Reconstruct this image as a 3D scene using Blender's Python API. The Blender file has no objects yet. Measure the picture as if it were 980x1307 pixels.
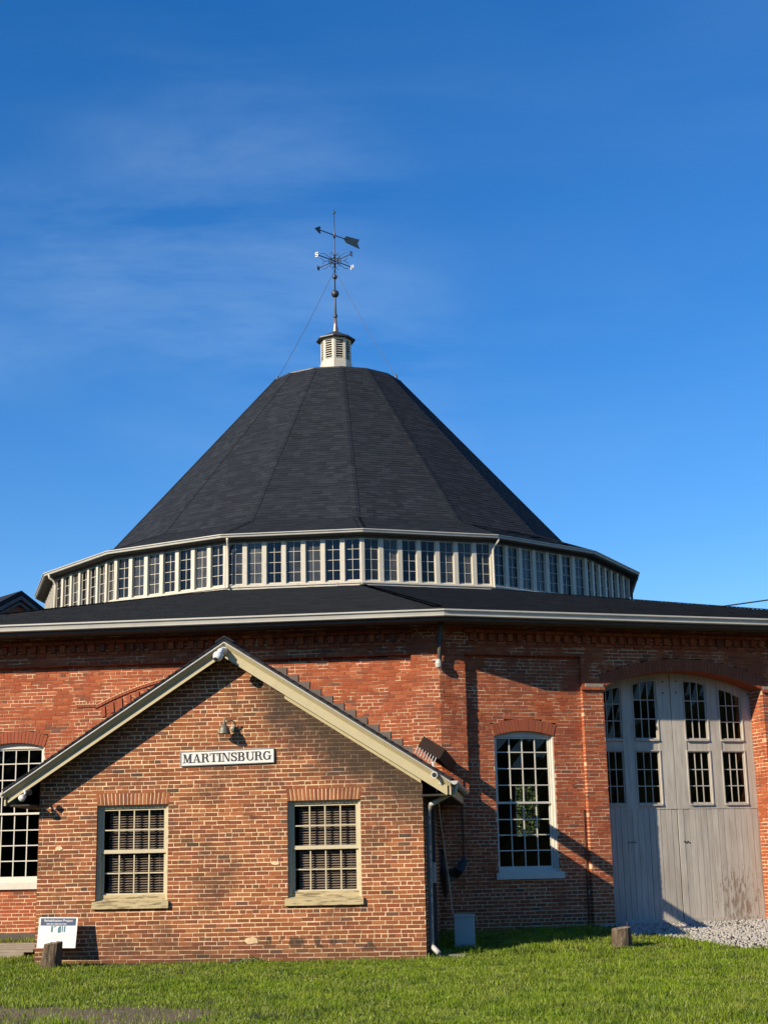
import bpy, math, random
import numpy as np
from mathutils import Vector, Matrix
random.seed(7); rng = np.random.default_rng(7)
S = bpy.context.scene; COL = S.collection
R_ = math.radians

# ------------------------------------------------------------------ camera
PT, RL, EYE = R_(13.47), R_(-1.184), 1.5
fw = Vector((0, math.cos(PT), math.sin(PT))); up0 = Vector((0, -math.sin(PT), math.cos(PT))); ri0 = Vector((1, 0, 0))
ri = ri0*math.cos(RL) + up0*math.sin(RL); up = -ri0*math.sin(RL) + up0*math.cos(RL)
cd = bpy.data.cameras.new('camera'); cam = bpy.data.objects.new('camera', cd); COL.objects.link(cam)
cd.sensor_fit = 'VERTICAL'; cd.sensor_height = 36; cd.lens = 1911/1307*36; cd.clip_end = 4000; cd.clip_start = .05
cam.matrix_world = Matrix(((ri.x, up.x, -fw.x, 0), (ri.y, up.y, -fw.y, 0), (ri.z, up.z, -fw.z, EYE), (0, 0, 0, 1)))
S.camera = cam

# ------------------------------------------------------------------ light
SUN_AZ, SUN_EL = R_(51), R_(25.6)           # azimuth measured from straight behind the camera towards its left
sdir = Vector((-math.sin(SUN_AZ)*math.cos(SUN_EL), -math.cos(SUN_AZ)*math.cos(SUN_EL), math.sin(SUN_EL)))
W = bpy.data.worlds.new('World'); S.world = W; W.use_nodes = True
wn = W.node_tree.nodes; wl = W.node_tree.links
bg = wn['Background']
sky = wn.new('ShaderNodeTexSky'); sky.sky_type = 'NISHITA'; sky.sun_disc = False
sky.sun_elevation = SUN_EL; sky.sun_rotation = math.atan2(sdir.x, sdir.y)
sky.air_density = 1.0; sky.dust_density = 0.; sky.ozone_density = 4.0; sky.altitude = 100
hs = wn.new('ShaderNodeHueSaturation'); hs.inputs['Saturation'].default_value = 1.30; hs.inputs['Hue'].default_value = .508; hs.inputs['Value'].default_value = 1.95
wl.new(sky.outputs[0], hs.inputs['Color'])
# thin cirrus, streaked along the horizon
tc = wn.new('ShaderNodeTexCoord')
mp = wn.new('ShaderNodeMapping'); mp.inputs['Scale'].default_value = (1.1, 1.1, 5.0); mp.inputs['Rotation'].default_value = (0, R_(-9), R_(20))
wl.new(tc.outputs['Generated'], mp.inputs[0])
n1 = wn.new('ShaderNodeTexNoise'); n1.inputs['Scale'].default_value = 1.9; n1.inputs['Detail'].default_value = 9; n1.inputs['Roughness'].default_value = .62; n1.inputs['Distortion'].default_value = .5
wl.new(mp.outputs[0], n1.inputs['Vector'])
vd = wn.new('ShaderNodeVectorMath'); vd.operation = 'DOT_PRODUCT'; vd.inputs[1].default_value = Vector((-.15, .93, .33)).normalized()
wl.new(tc.outputs['Generated'], vd.inputs[0])
rv = wn.new('ShaderNodeMapRange'); rv.inputs['From Min'].default_value = .972; rv.inputs['From Max'].default_value = .9995; rv.interpolation_type = 'SMOOTHSTEP'
wl.new(vd.outputs['Value'], rv.inputs[0])
mp2 = wn.new('ShaderNodeMapping'); mp2.inputs['Location'].default_value = (.3, .1, .45); mp2.inputs['Scale'].default_value = (1, 1, 2.5)
wl.new(tc.outputs['Generated'], mp2.inputs[0])
n2 = wn.new('ShaderNodeTexNoise'); n2.inputs['Scale'].default_value = 2.6; n2.inputs['Detail'].default_value = 2
wl.new(mp2.outputs[0], n2.inputs['Vector'])
r1 = wn.new('ShaderNodeMapRange'); r1.inputs['From Min'].default_value = .42; r1.inputs['From Max'].default_value = .80
wl.new(n1.outputs[0], r1.inputs[0])
r2 = wn.new('ShaderNodeMapRange'); r2.inputs['From Min'].default_value = .30; r2.inputs['From Max'].default_value = .60
wl.new(n2.outputs[0], r2.inputs[0])
mu = wn.new('ShaderNodeMath'); mu.operation = 'MULTIPLY'; wl.new(r1.outputs[0], mu.inputs[0]); wl.new(r2.outputs[0], mu.inputs[1])
mu2 = wn.new('ShaderNodeMath'); mu2.operation = 'MULTIPLY'; mu2.inputs[1].default_value = .58; mu3 = wn.new('ShaderNodeMath'); mu3.operation = 'MULTIPLY'; wl.new(mu.outputs[0], mu3.inputs[0])
ad_ = wn.new('ShaderNodeMath'); ad_.operation = 'ADD'; ad_.inputs[1].default_value = .12; wl.new(rv.outputs[0], ad_.inputs[0]); wl.new(ad_.outputs[0], mu3.inputs[1]); wl.new(mu3.outputs[0], mu2.inputs[0])
mx = wn.new('ShaderNodeMix'); mx.data_type = 'RGBA'; mx.inputs[7].default_value = (6.0, 8.6, 11.5, 1)
wl.new(mu2.outputs[0], mx.inputs[0]); wl.new(hs.outputs[0], mx.inputs[6]); wl.new(mx.outputs[2], bg.inputs[0])
bg.inputs[1].default_value = .060
sl = bpy.data.lights.new('sun', 'SUN'); sl.energy = 5.0; sl.angle = R_(.5); sl.color = (1.0, .86, .66)
so = bpy.data.objects.new('sun', sl); COL.objects.link(so)
so.rotation_euler = sdir.to_track_quat('Z', 'Y').to_euler(); so.location = sdir*80
S.view_settings.view_transform = 'Standard'; S.view_settings.look = 'None'; S.view_settings.gamma = 1
S.view_settings.exposure = .53

# ------------------------------------------------------------------ frames of the place (metres)
YL = R_(5.65); STEP = R_(22.5); CX, CY = -1.827, 57.961
AB = YL - R_(11.25)
COSH = math.cos(R_(11.25))
def ring(Rv, k, z): a = AB - STEP*k; return Vector((CX - Rv*math.sin(a), CY - Rv*math.cos(a), z))
class Frame:                       # u along the wall, z up, d outward
    def __init__(s, p, u, n): s.p = Vector((p[0], p[1], 0)); s.u = Vector(u).normalized(); s.n = Vector(n).normalized()
    def P(s, u, z, d=0.): return s.p + s.u*u + s.n*d + Vector((0, 0, z))
RW = 29.10
def facet(k, Rv=RW):               # between vertex k and k+1; u=0 at vertex k
    A, B = ring(Rv, k, 0), ring(Rv, k+1, 0); u = (B-A).normalized(); n = Vector((u.y, -u.x, 0)); return Frame(A, u, n)
V0 = ring(RW, 0, 0)
FR = facet(0)
FL = Frame(V0, (math.cos(YL), -math.sin(YL), 0), (-math.sin(YL), -math.cos(YL), 0))
SIDE = 2*RW*math.sin(R_(11.25))

# ------------------------------------------------------------------ materials
def mat(name, build=None, col=(.5, .5, .5), rough=.7, metal=0.):
    m = bpy.data.materials.new(name); m.use_nodes = True
    b = m.node_tree.nodes['Principled BSDF']; b.inputs['Base Color'].default_value = (*col, 1)
    b.inputs['Roughness'].default_value = rough; b.inputs['Metallic'].default_value = metal
    b.inputs['Specular IOR Level'].default_value = .2 if rough > .65 else .5
    if build: build(G(m), b)
    return m
class G:
    def __init__(s, m): s.m = m; s.N = m.node_tree.nodes; s.L = m.node_tree.links
    def lk(s, a, b): s.L.new(a, b)
    def pos(s, scale=(1, 1, 1)):
        g = s.N.new('ShaderNodeNewGeometry'); p = s.N.new('ShaderNodeMapping'); p.inputs['Scale'].default_value = scale
        s.lk(g.outputs['Position'], p.inputs[0]); return p.outputs[0]
    def obj(s, scale=(1, 1, 1)):
        g = s.N.new('ShaderNodeTexCoord'); p = s.N.new('ShaderNodeMapping'); p.inputs['Scale'].default_value = scale
        s.lk(g.outputs['Object'], p.inputs[0]); return p.outputs[0]
    def noise(s, sc, det=3, v=None, rough=.55, dist=0):
        n = s.N.new('ShaderNodeTexNoise'); n.inputs['Scale'].default_value = sc; n.inputs['Detail'].default_value = det
        n.inputs['Roughness'].default_value = rough; n.inputs['Distortion'].default_value = dist
        s.lk(v if v is not None else s.pos(), n.inputs['Vector']); return n.outputs[0]
    def rng(s, x, a, b, c=0., d=1.):
        n = s.N.new('ShaderNodeMapRange'); n.inputs[1].default_value = a; n.inputs[2].default_value = b
        n.inputs[3].default_value = c; n.inputs[4].default_value = d; s.lk(x, n.inputs[0]); return n.outputs[0]
    def math(s, op, a, b=None):
        n = s.N.new('ShaderNodeMath'); n.operation = op
        for i, x in enumerate((a, b)):
            if x is None: continue
            if isinstance(x, (int, float)): n.inputs[i].default_value = x
            else: s.lk(x, n.inputs[i])
        return n.outputs[0]
    def mix(s, f, a, b, mode='MIX'):
        n = s.N.new('ShaderNodeMix'); n.data_type = 'RGBA'; n.blend_type = mode
        if isinstance(f, (int, float)): n.inputs[0].default_value = f
        else: s.lk(f, n.inputs[0])
        for i, x in ((6, a), (7, b)):
            if isinstance(x, tuple): n.inputs[i].default_value = (*x, 1)
            else: s.lk(x, n.inputs[i])
        return n.outputs[2]
    def ramp(s, x, stops, const=False):
        n = s.N.new('ShaderNodeValToRGB'); r = n.color_ramp
        if const: r.interpolation = 'CONSTANT'
        r.elements[0].position = stops[0][0]; r.elements[0].color = (*stops[0][1], 1)
        r.elements[1].position = stops[-1][0]; r.elements[1].color = (*stops[-1][1], 1)
        for p, c in stops[1:-1]: e = r.elements.new(p); e.color = (*c, 1)
        s.lk(x, n.inputs[0]); return n.outputs[0]
    def tone(s):
        a = s.N.new('ShaderNodeAttribute'); a.attribute_name = 'tone'
        o = s.N.new('ShaderNodeObjectInfo')
        return s.math('FRACT', s.math('ADD', a.outputs['Fac'], o.outputs['Random']))
    def dot(s, vec, off=0.):
        g = s.N.new('ShaderNodeNewGeometry'); n = s.N.new('ShaderNodeVectorMath'); n.operation = 'DOT_PRODUCT'
        s.lk(g.outputs['Position'], n.inputs[0]); n.inputs[1].default_value = vec
        return s.math('ADD', n.outputs['Value'], off)
    def bump(s, b, h, st=.3, dist=.01):
        n = s.N.new('ShaderNodeBump'); n.inputs['Strength'].default_value = st; n.inputs['Distance'].default_value = dist
        s.lk(h, n.inputs['Height']); s.lk(n.outputs[0], b.inputs['Normal'])

LU = FL.u; LU_OFF = -FL.p.dot(FL.u)
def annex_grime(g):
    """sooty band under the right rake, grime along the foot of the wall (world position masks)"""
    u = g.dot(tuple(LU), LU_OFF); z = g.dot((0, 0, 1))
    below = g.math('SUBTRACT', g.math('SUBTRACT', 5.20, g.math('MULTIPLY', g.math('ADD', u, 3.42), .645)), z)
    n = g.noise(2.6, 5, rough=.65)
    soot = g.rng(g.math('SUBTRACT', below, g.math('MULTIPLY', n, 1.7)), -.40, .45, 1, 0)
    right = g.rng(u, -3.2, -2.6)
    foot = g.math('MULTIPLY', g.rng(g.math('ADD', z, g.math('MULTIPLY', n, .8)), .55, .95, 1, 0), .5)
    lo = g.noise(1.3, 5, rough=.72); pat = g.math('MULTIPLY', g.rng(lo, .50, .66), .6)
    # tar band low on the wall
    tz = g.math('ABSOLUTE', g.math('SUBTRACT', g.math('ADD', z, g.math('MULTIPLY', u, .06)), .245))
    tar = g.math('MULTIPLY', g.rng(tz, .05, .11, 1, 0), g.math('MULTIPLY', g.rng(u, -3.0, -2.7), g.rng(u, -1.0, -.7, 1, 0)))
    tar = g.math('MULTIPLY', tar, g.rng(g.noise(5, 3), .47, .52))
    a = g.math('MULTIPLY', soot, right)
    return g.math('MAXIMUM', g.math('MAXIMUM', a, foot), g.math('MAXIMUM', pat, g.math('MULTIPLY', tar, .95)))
def b_brick_annex(g, b):
    t = g.tone()
    c = g.ramp(t, [(0, (.22, .066, .028)), (.14, (.28, .09, .035)), (.3, (.33, .112, .042)), (.5, (.26, .076, .031)), (.62, (.38, .138, .055)), (.74, (.20, .068, .033)), (.93, (.18, .075, .04)), (.965, (.13, .068, .045)), (.985, (.07, .048, .04)), (1, (.40, .15, .07))], True)
    f = g.noise(60, 4, rough=.7); c = g.mix(g.rng(f, .35, .75, 0, .5), c, (.17, .065, .032))
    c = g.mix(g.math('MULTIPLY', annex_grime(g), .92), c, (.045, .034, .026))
    dust = g.rng(g.noise(24, 4), .62, .80, 0, .4); c = g.mix(dust, c, (.46, .33, .20))
    g.lk(c, b.inputs['Base Color']); g.bump(b, f, .5, .004)
def b_mortar_annex(g, b):
    f = g.noise(30, 4); c = g.mix(g.rng(f, .3, .7), (.86, .65, .40), (.58, .41, .24))
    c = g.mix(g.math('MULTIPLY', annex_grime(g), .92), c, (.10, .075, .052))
    g.lk(c, b.inputs['Base Color']); g.bump(b, g.noise(90, 3), .5, .005)
def b_brick_main(g, b):
    t = g.tone()
    c = g.ramp(t, [(0, (.37, .085, .032)), (.2, (.42, .108, .042)), (.4, (.34, .08, .031)), (.6, (.46, .135, .052)), (.75, (.33, .088, .038)), (.90, (.26, .075, .038)), (.97, (.18, .075, .05)), (1, (.40, .13, .06))], True)
    f = g.noise(55, 4, rough=.7); c = g.mix(g.rng(f, .35, .75, 0, .5), c, (.18, .055, .03))
    lo = g.noise(.8, 4, rough=.65); c = g.mix(g.rng(lo, .52, .72, 0, .45), c, (.15, .06, .04))
    g.lk(c, b.inputs['Base Color']); g.bump(b, f, .5, .004)
def b_mortar_main(g, b):
    z = g.dot((0, 0, 1)); n = g.noise(1.1, 5, rough=.7); n3 = g.noise(2.3, 2)
    pale = g.rng(g.math('ADD', n, g.math('MULTIPLY', z, -.035)), .30, .46)
    pale = g.math('MAXIMUM', pale, g.rng(n3, .53, .57))
    c = g.mix(pale, (.32, .11, .055), (.70, .51, .32))
    c = g.mix(g.rng(g.noise(30, 3), .3, .8, 0, .35), c, (.25, .14, .09))
    g.lk(c, b.inputs['Base Color']); g.bump(b, g.noise(90, 3), .5, .005)
def b_voussoir(g, b):
    t = g.tone(); c = g.ramp(t, [(0, (.29, .075, .035)), (.5, (.33, .09, .042)), (1, (.25, .068, .036))])
    f = g.noise(40, 4); c = g.mix(g.rng(f, .4, .75, 0, .4), c, (.2, .07, .04)); g.lk(c, b.inputs['Base Color']); g.bump(b, f, .4, .004)
def worn(base, dark, amt=.5, streak=(3, 3, 22), lo=.54, hi=.66):
    def f(g, b):
        n = g.noise(1.6, 6, v=g.pos(streak), rough=.68); n2 = g.noise(5, 4, rough=.6)
        c = g.mix(g.rng(n2, .35, .7, 0, .3), base, tuple(x*.74 for x in base))
        c = g.mix(g.rng(n, lo, hi, 0, amt), c, dark)
        g.lk(c, b.inputs['Base Color']); g.bump(b, n, .5, .006)
    return f
def b_shingle(g, b):
    t = g.tone(); c = g.ramp(t, [(0, (.010, .013, .018)), (.4, (.015, .018, .024)), (.7, (.019, .023, .030)), (.9, (.025, .029, .037)), (1, (.013, .016, .021))])
    n = g.noise(.7, 4, rough=.6); c = g.mix(g.rng(n, .35, .75, 0, .45), c, (.012, .015, .02))
    f = g.noise(140, 2); c = g.mix(g.rng(f, .45, .8, 0, .4), c, (.05, .055, .064))
    g.lk(c, b.inputs['Base Color']); g.bump(b, f, .4, .003)
def b_door(g, b):
    n = g.noise(2.2, 6, v=g.pos((7, 7, .7)), rough=.65); n2 = g.noise(1.3, 4); t = g.tone()
    c = g.mix(t, (.47, .43, .365), (.54, .50, .43)); c = g.mix(g.rng(n, .38, .75, 0, .6), c, (.25, .21, .16))
    c = g.mix(g.rng(n2, .5, .75, 0, .4), c, (.30, .27, .22))
    # bare wood near the lower right where paint has flaked
    u = g.dot(tuple(FR.u), -FR.p.dot(FR.u)); z = g.dot((0, 0, 1))
    m = g.math('MULTIPLY', g.rng(g.math('ABSOLUTE', g.math('SUBTRACT', u, 6.45)), .2, .75, 1, 0), g.rng(z, 1.1, 1.9, 1, 0))
    fl = g.noise(4, 6, v=g.pos((6, 6, 1.2)), rough=.7)
    c = g.mix(g.rng(g.math('ADD', fl, g.math('MULTIPLY', m, .20)), .68, .74, 0, .7), c, (.19, .11, .06))
    g.lk(c, b.inputs['Base Color']); g.bump(b, n, .5, .006)
def b_stump(g, b):
    n = g.noise(7, 6, v=g.pos((5, 5, .8)), rough=.7); c = g.ramp(n, [(.3, (.035, .026, .018)), (.5, (.12, .09, .06)), (.7, (.24, .19, .13))])
    g.lk(c, b.inputs['Base Color']); g.bump(b, n, 1, .03)
def b_ground(g, b):
    n = g.noise(.8, 6, rough=.65); f = g.noise(22, 5, rough=.7)
    c = g.mix(g.rng(n, .4, .62), (.075, .058, .032), (.045, .065, .016)); c = g.mix(g.rng(f, .45, .75, 0, .6), c, (.13, .11, .075))
    # gravelly bare strip in the near left
    x = g.dot((1, 0, 0)); y = g.dot((0, 1, 0))
    e = g.math('ADD', g.math('POWER', g.math('DIVIDE', g.math('ADD', x, 4.8), 3.4), 2.0), g.math('POWER', g.math('DIVIDE', g.math('SUBTRACT', y, 17.4), 1.3), 2.0))
    m = g.rng(g.math('ADD', e, g.math('MULTIPLY', n, 1.2)), 1.3, 1.9, 1, 0)
    c = g.mix(m, c, g.mix(g.rng(f, .42, .68), (.13, .095, .05), (.27, .22, .15)))
    g.lk(c, b.inputs['Base Color']); g.bump(b, f, .7, .03)
def b_grass(g, b):
    t = g.tone(); c = g.ramp(t, [(0, (.12, .19, .003)), (.35, (.21, .31, .004)), (.7, (.28, .385, .006)), (.93, (.31, .39, .015)), (1, (.38, .34, .12))])
    n = g.noise(.55, 4, rough=.6); c = g.mix(g.rng(n, .4, .7, 0, .5), c, (.15, .21, .008)); n4 = g.noise(1.6, 5, rough=.7); c = g.mix(g.rng(n4, .50, .64, 0, .75), c, (.035, .075, .003)); n5 = g.noise(2.4, 5, rough=.7); c = g.mix(g.rng(n5, .53, .66, 0, .65), c, (.27, .27, .05))
    g.lk(c, b.inputs['Base Color']); b.inputs['Roughness'].default_value = .55
    tr = g.N.new('ShaderNodeBsdfTranslucent'); g.lk(c, tr.inputs[0]); ms = g.N.new('ShaderNodeMixShader'); ms.inputs[0].default_value = .3
    g.lk(b.outputs[0], ms.inputs[1]); g.lk(tr.outputs[0], ms.inputs[2]); g.lk(ms.outputs[0], g.N['Material Output'].inputs[0])
def b_glass(tint, dust=0.):
    def f(g, b):
        tr = g.N.new('ShaderNodeBsdfTransparent'); tr.inputs[0].default_value = (*tint, 1)
        gl = g.N.new('ShaderNodeBsdfGlossy'); gl.inputs['Roughness'].default_value = .03
        fr = g.N.new('ShaderNodeFresnel'); ge = g.N.new('ShaderNodeNewGeometry'); g.lk(g.rng(ge.outputs['Backfacing'], 0, 1, 1.5, 1/1.5), fr.inputs[0])
        n = g.noise(3.0, 2); bp = g.N.new('ShaderNodeBump'); bp.inputs['Strength'].default_value = .05; bp.inputs['Distance'].default_value = .02
        g.lk(n, bp.inputs['Height']); g.lk(bp.outputs[0], gl.inputs['Normal']); g.lk(bp.outputs[0], fr.inputs['Normal'])
        if dust:
            df = g.N.new('ShaderNodeBsdfDiffuse'); df.inputs[0].default_value = (.30, .31, .30, 1); oi = g.N.new('ShaderNodeObjectInfo'); m2 = g.N.new('ShaderNodeMixShader')
            g.lk(g.math('MULTIPLY', g.math('MULTIPLY', g.rng(oi.outputs['Random'], .3, 1, .04, 1), dust), g.rng(g.noise(2.2, 4), .3, .7, .5, 1.3)), m2.inputs[0]); g.lk(tr.outputs[0], m2.inputs[1]); g.lk(df.outputs[0], m2.inputs[2]); tr = m2
        ms = g.N.new('ShaderNodeMixShader'); g.lk(fr.outputs[0], ms.inputs[0]); g.lk(tr.outputs[0], ms.inputs[1]); g.lk(gl.outputs[0], ms.inputs[2])
        g.lk(ms.outputs[0], g.N['Material Output'].inputs[0])
    return f
def b_farbrick(g, b):
    tcn = g.N.new('ShaderNodeTexBrick'); tcn.inputs['Scale'].default_value = 1; tcn.inputs['Brick Width'].default_value = .215; tcn.inputs['Row Height'].default_value = .07; tcn.inputs['Mortar Size'].default_value = .006
    tcn.inputs['Color1'].default_value = (.3, .08, .04, 1); tcn.inputs['Color2'].default_value = (.22, .065, .035, 1); tcn.inputs['Mortar'].default_value = (.4, .25, .16, 1)
    c = g.N.new('ShaderNodeCombineXYZ'); u = g.math('ADD', g.dot((1, 0, 0)), g.dot((0, 1, 0))); g.lk(u, c.inputs[0]); g.lk(g.dot((0, 0, 1)), c.inputs[1])
    g.lk(c.outputs[0], tcn.inputs['Vector']); g.lk(tcn.outputs[0], b.inputs['Base Color'])
def noisy(c1, c2, sc=8, bump=.3, v=None):
    def f(g, b):
        n = g.noise(sc, 5, v=None if v is None else g.pos(v), rough=.6); g.lk(g.mix(g.rng(n, .3, .7), c1, c2), b.inputs['Base Color']); g.bump(b, n, bump, .01)
    return f
M = dict(
 brick_annex=mat('annex_brick', b_brick_annex, rough=.85), mortar_annex=mat('annex_mortar', b_mortar_annex, rough=.95),
 brick_main=mat('main_brick', b_brick_main, rough=.85), mortar_main=mat('main_mortar', b_mortar_main, rough=.95),
 voussoir=mat('arch_brick', b_voussoir, rough=.8), far_brick=mat('plain_brick_wall', b_farbrick, rough=.9),
 shingle=mat('asphalt_shingle', b_shingle, rough=.92), door=mat('weathered_door_paint', b_door, rough=.75),
 cream=mat('cream_trim_paint', worn((.46, .40, .235), (.20, .16, .10), .35, (2, 2, 2), .6, .75), rough=.55),
 sill=mat('worn_yellow_sill', worn((.47, .39, .22), (.13, .10, .06), .8, (2, 2, 18), .5, .6), rough=.8),
 sash=mat('cream_sash_paint', worn((.53, .47, .31), (.20, .17, .11), .4, (4, 4, 9), .58, .7), rough=.6),
 white=mat('clerestory_white_paint', worn((.54, .50, .41), (.24, .20, .15), .55, (6, 6, 2), .58, .7), rough=.6),
 gutter=mat('gutter_enamel', noisy((.50, .49, .44), (.42, .41, .37), 1.5, .05), rough=.42),
 win_white=mat('window_white_paint', worn((.60, .58, .50), (.28, .25, .20), .4, (5, 5, 2), .6, .72), rough=.55),
 soffit=mat('soffit_board', noisy((.11, .10, .088), (.08, .072, .064), 6), rough=.8),
 darkwood=mat('dark_roof_edge', noisy((.035, .03, .027), (.055, .048, .04), 10), rough=.8),
 drip=mat('drip_edge_metal', noisy((.55, .54, .5), (.42, .41, .38), 6, .05), rough=.4, metal=.3),
 glass=mat('old_window_glass', b_glass((.48, .50, .49)), rough=.1), glass_a=mat('annex_window_glass', b_glass((.84, .85, .82)), rough=.1), glass2=mat('clerestory_glass', b_glass((.42, .50, .60), .24), rough=.1),
 blind=mat('blind_slat', noisy((.34, .27, .23), (.24, .18, .15), 9, .05), rough=.5),
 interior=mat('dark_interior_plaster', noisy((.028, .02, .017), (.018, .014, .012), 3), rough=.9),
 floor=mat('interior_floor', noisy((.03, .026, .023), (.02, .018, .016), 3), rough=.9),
 iron=mat('weathered_iron', noisy((.05, .055, .065), (.085, .085, .09), 20), rough=.5, metal=.6),
 copper=mat('old_copper', noisy((.42, .22, .15), (.50, .34, .26), 14), rough=.38, metal=.8),
 rust=mat('rusty_steel', noisy((.09, .045, .028), (.15, .075, .045), 18), rough=.85),
 flash=mat('lead_flashing', noisy((.115, .09, .078), (.155, .125, .108), 4), rough=.7),
 brown=mat('brown_guard_board', noisy((.026, .014, .011), (.036, .02, .015), 6), rough=.7),
 boxgrey=mat('grey_green_enamel', noisy((.42, .47, .46), (.37, .42, .42), 2, .03), rough=.45),
 plastic=mat('white_plastic', noisy((.72, .72, .70), (.62, .62, .6), 9, .03), rough=.35),
 black=mat('black_rubber', noisy((.015, .015, .016), (.03, .03, .03), 12), rough=.6),
 signwhite=mat('sign_white_paint', noisy((.74, .74, .70), (.66, .65, .6), 5, .03), rough=.45),
 signblack=mat('sign_black_paint', noisy((.02, .02, .022), (.035, .035, .035), 20, .03), rough=.5),
 navy=mat('sign_navy_print', noisy((.012, .032, .095), (.015, .04, .11), 10, .02), rough=.5),
 teal=mat('sign_teal_print', noisy((.03, .13, .17), (.04, .15, .19), 10, .02), rough=.5),
 greyprint=mat('sign_grey_print', noisy((.42, .42, .42), (.5, .5, .5), 10, .02), rough=.5),
 verdigris=mat('lamp_green_bronze', noisy((.13, .12, .085), (.20, .19, .14), 25, .2), rough=.5, metal=.4),
 concrete=mat('concrete', noisy((.30, .27, .23), (.20, .18, .15), 6), rough=.9),
 foundation=mat('dark_foundation', noisy((.085, .075, .065), (.12, .105, .09), 6), rough=.9),
 plank=mat('grey_plank', noisy((.24, .20, .15), (.34, .29, .23), 4, .4, (1, 6, 6)), rough=.85),
 stump=mat('stump_bark', b_stump, rough=.9), cut=mat('stump_cut_wood', noisy((.28, .22, .15), (.18, .14, .10), 12), rough=.9),
 stone=mat('limestone_gravel', noisy((.46, .43, .38), (.27, .25, .22), 22), rough=.9),
 ground=mat('ground_soil', b_ground, rough=.95), grass=mat('grass_blades', b_grass, rough=.55),
 leaf=mat('leaf_green', noisy((.06, .10, .025), (.10, .15, .04), 3), rough=.6), bark=mat('bark_brown', noisy((.09, .07, .05), (.14, .11, .08), 5), rough=.9),
 wood_added=mat('added_woodland', noisy((.022, .035, .012), (.05, .06, .022), .6, .8), rough=.95), header=mat('shaded_header_paint', noisy((.17, .18, .19), (.13, .135, .14), 4), rough=.7), shop_trim=mat('shaded_shop_trim', noisy((.11, .11, .12), (.08, .08, .085), 2), rough=.8), pipe=mat('shaded_pipe_paint', noisy((.17, .175, .165), (.13, .13, .12), 4), rough=.6),  # header, shop_trim and pipe: pale paints darkened to stand for shade
 dark_trim=mat('grey_blue_trim', noisy((.26, .26, .26), (.32, .32, .31), 3), rough=.6),
)

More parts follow.
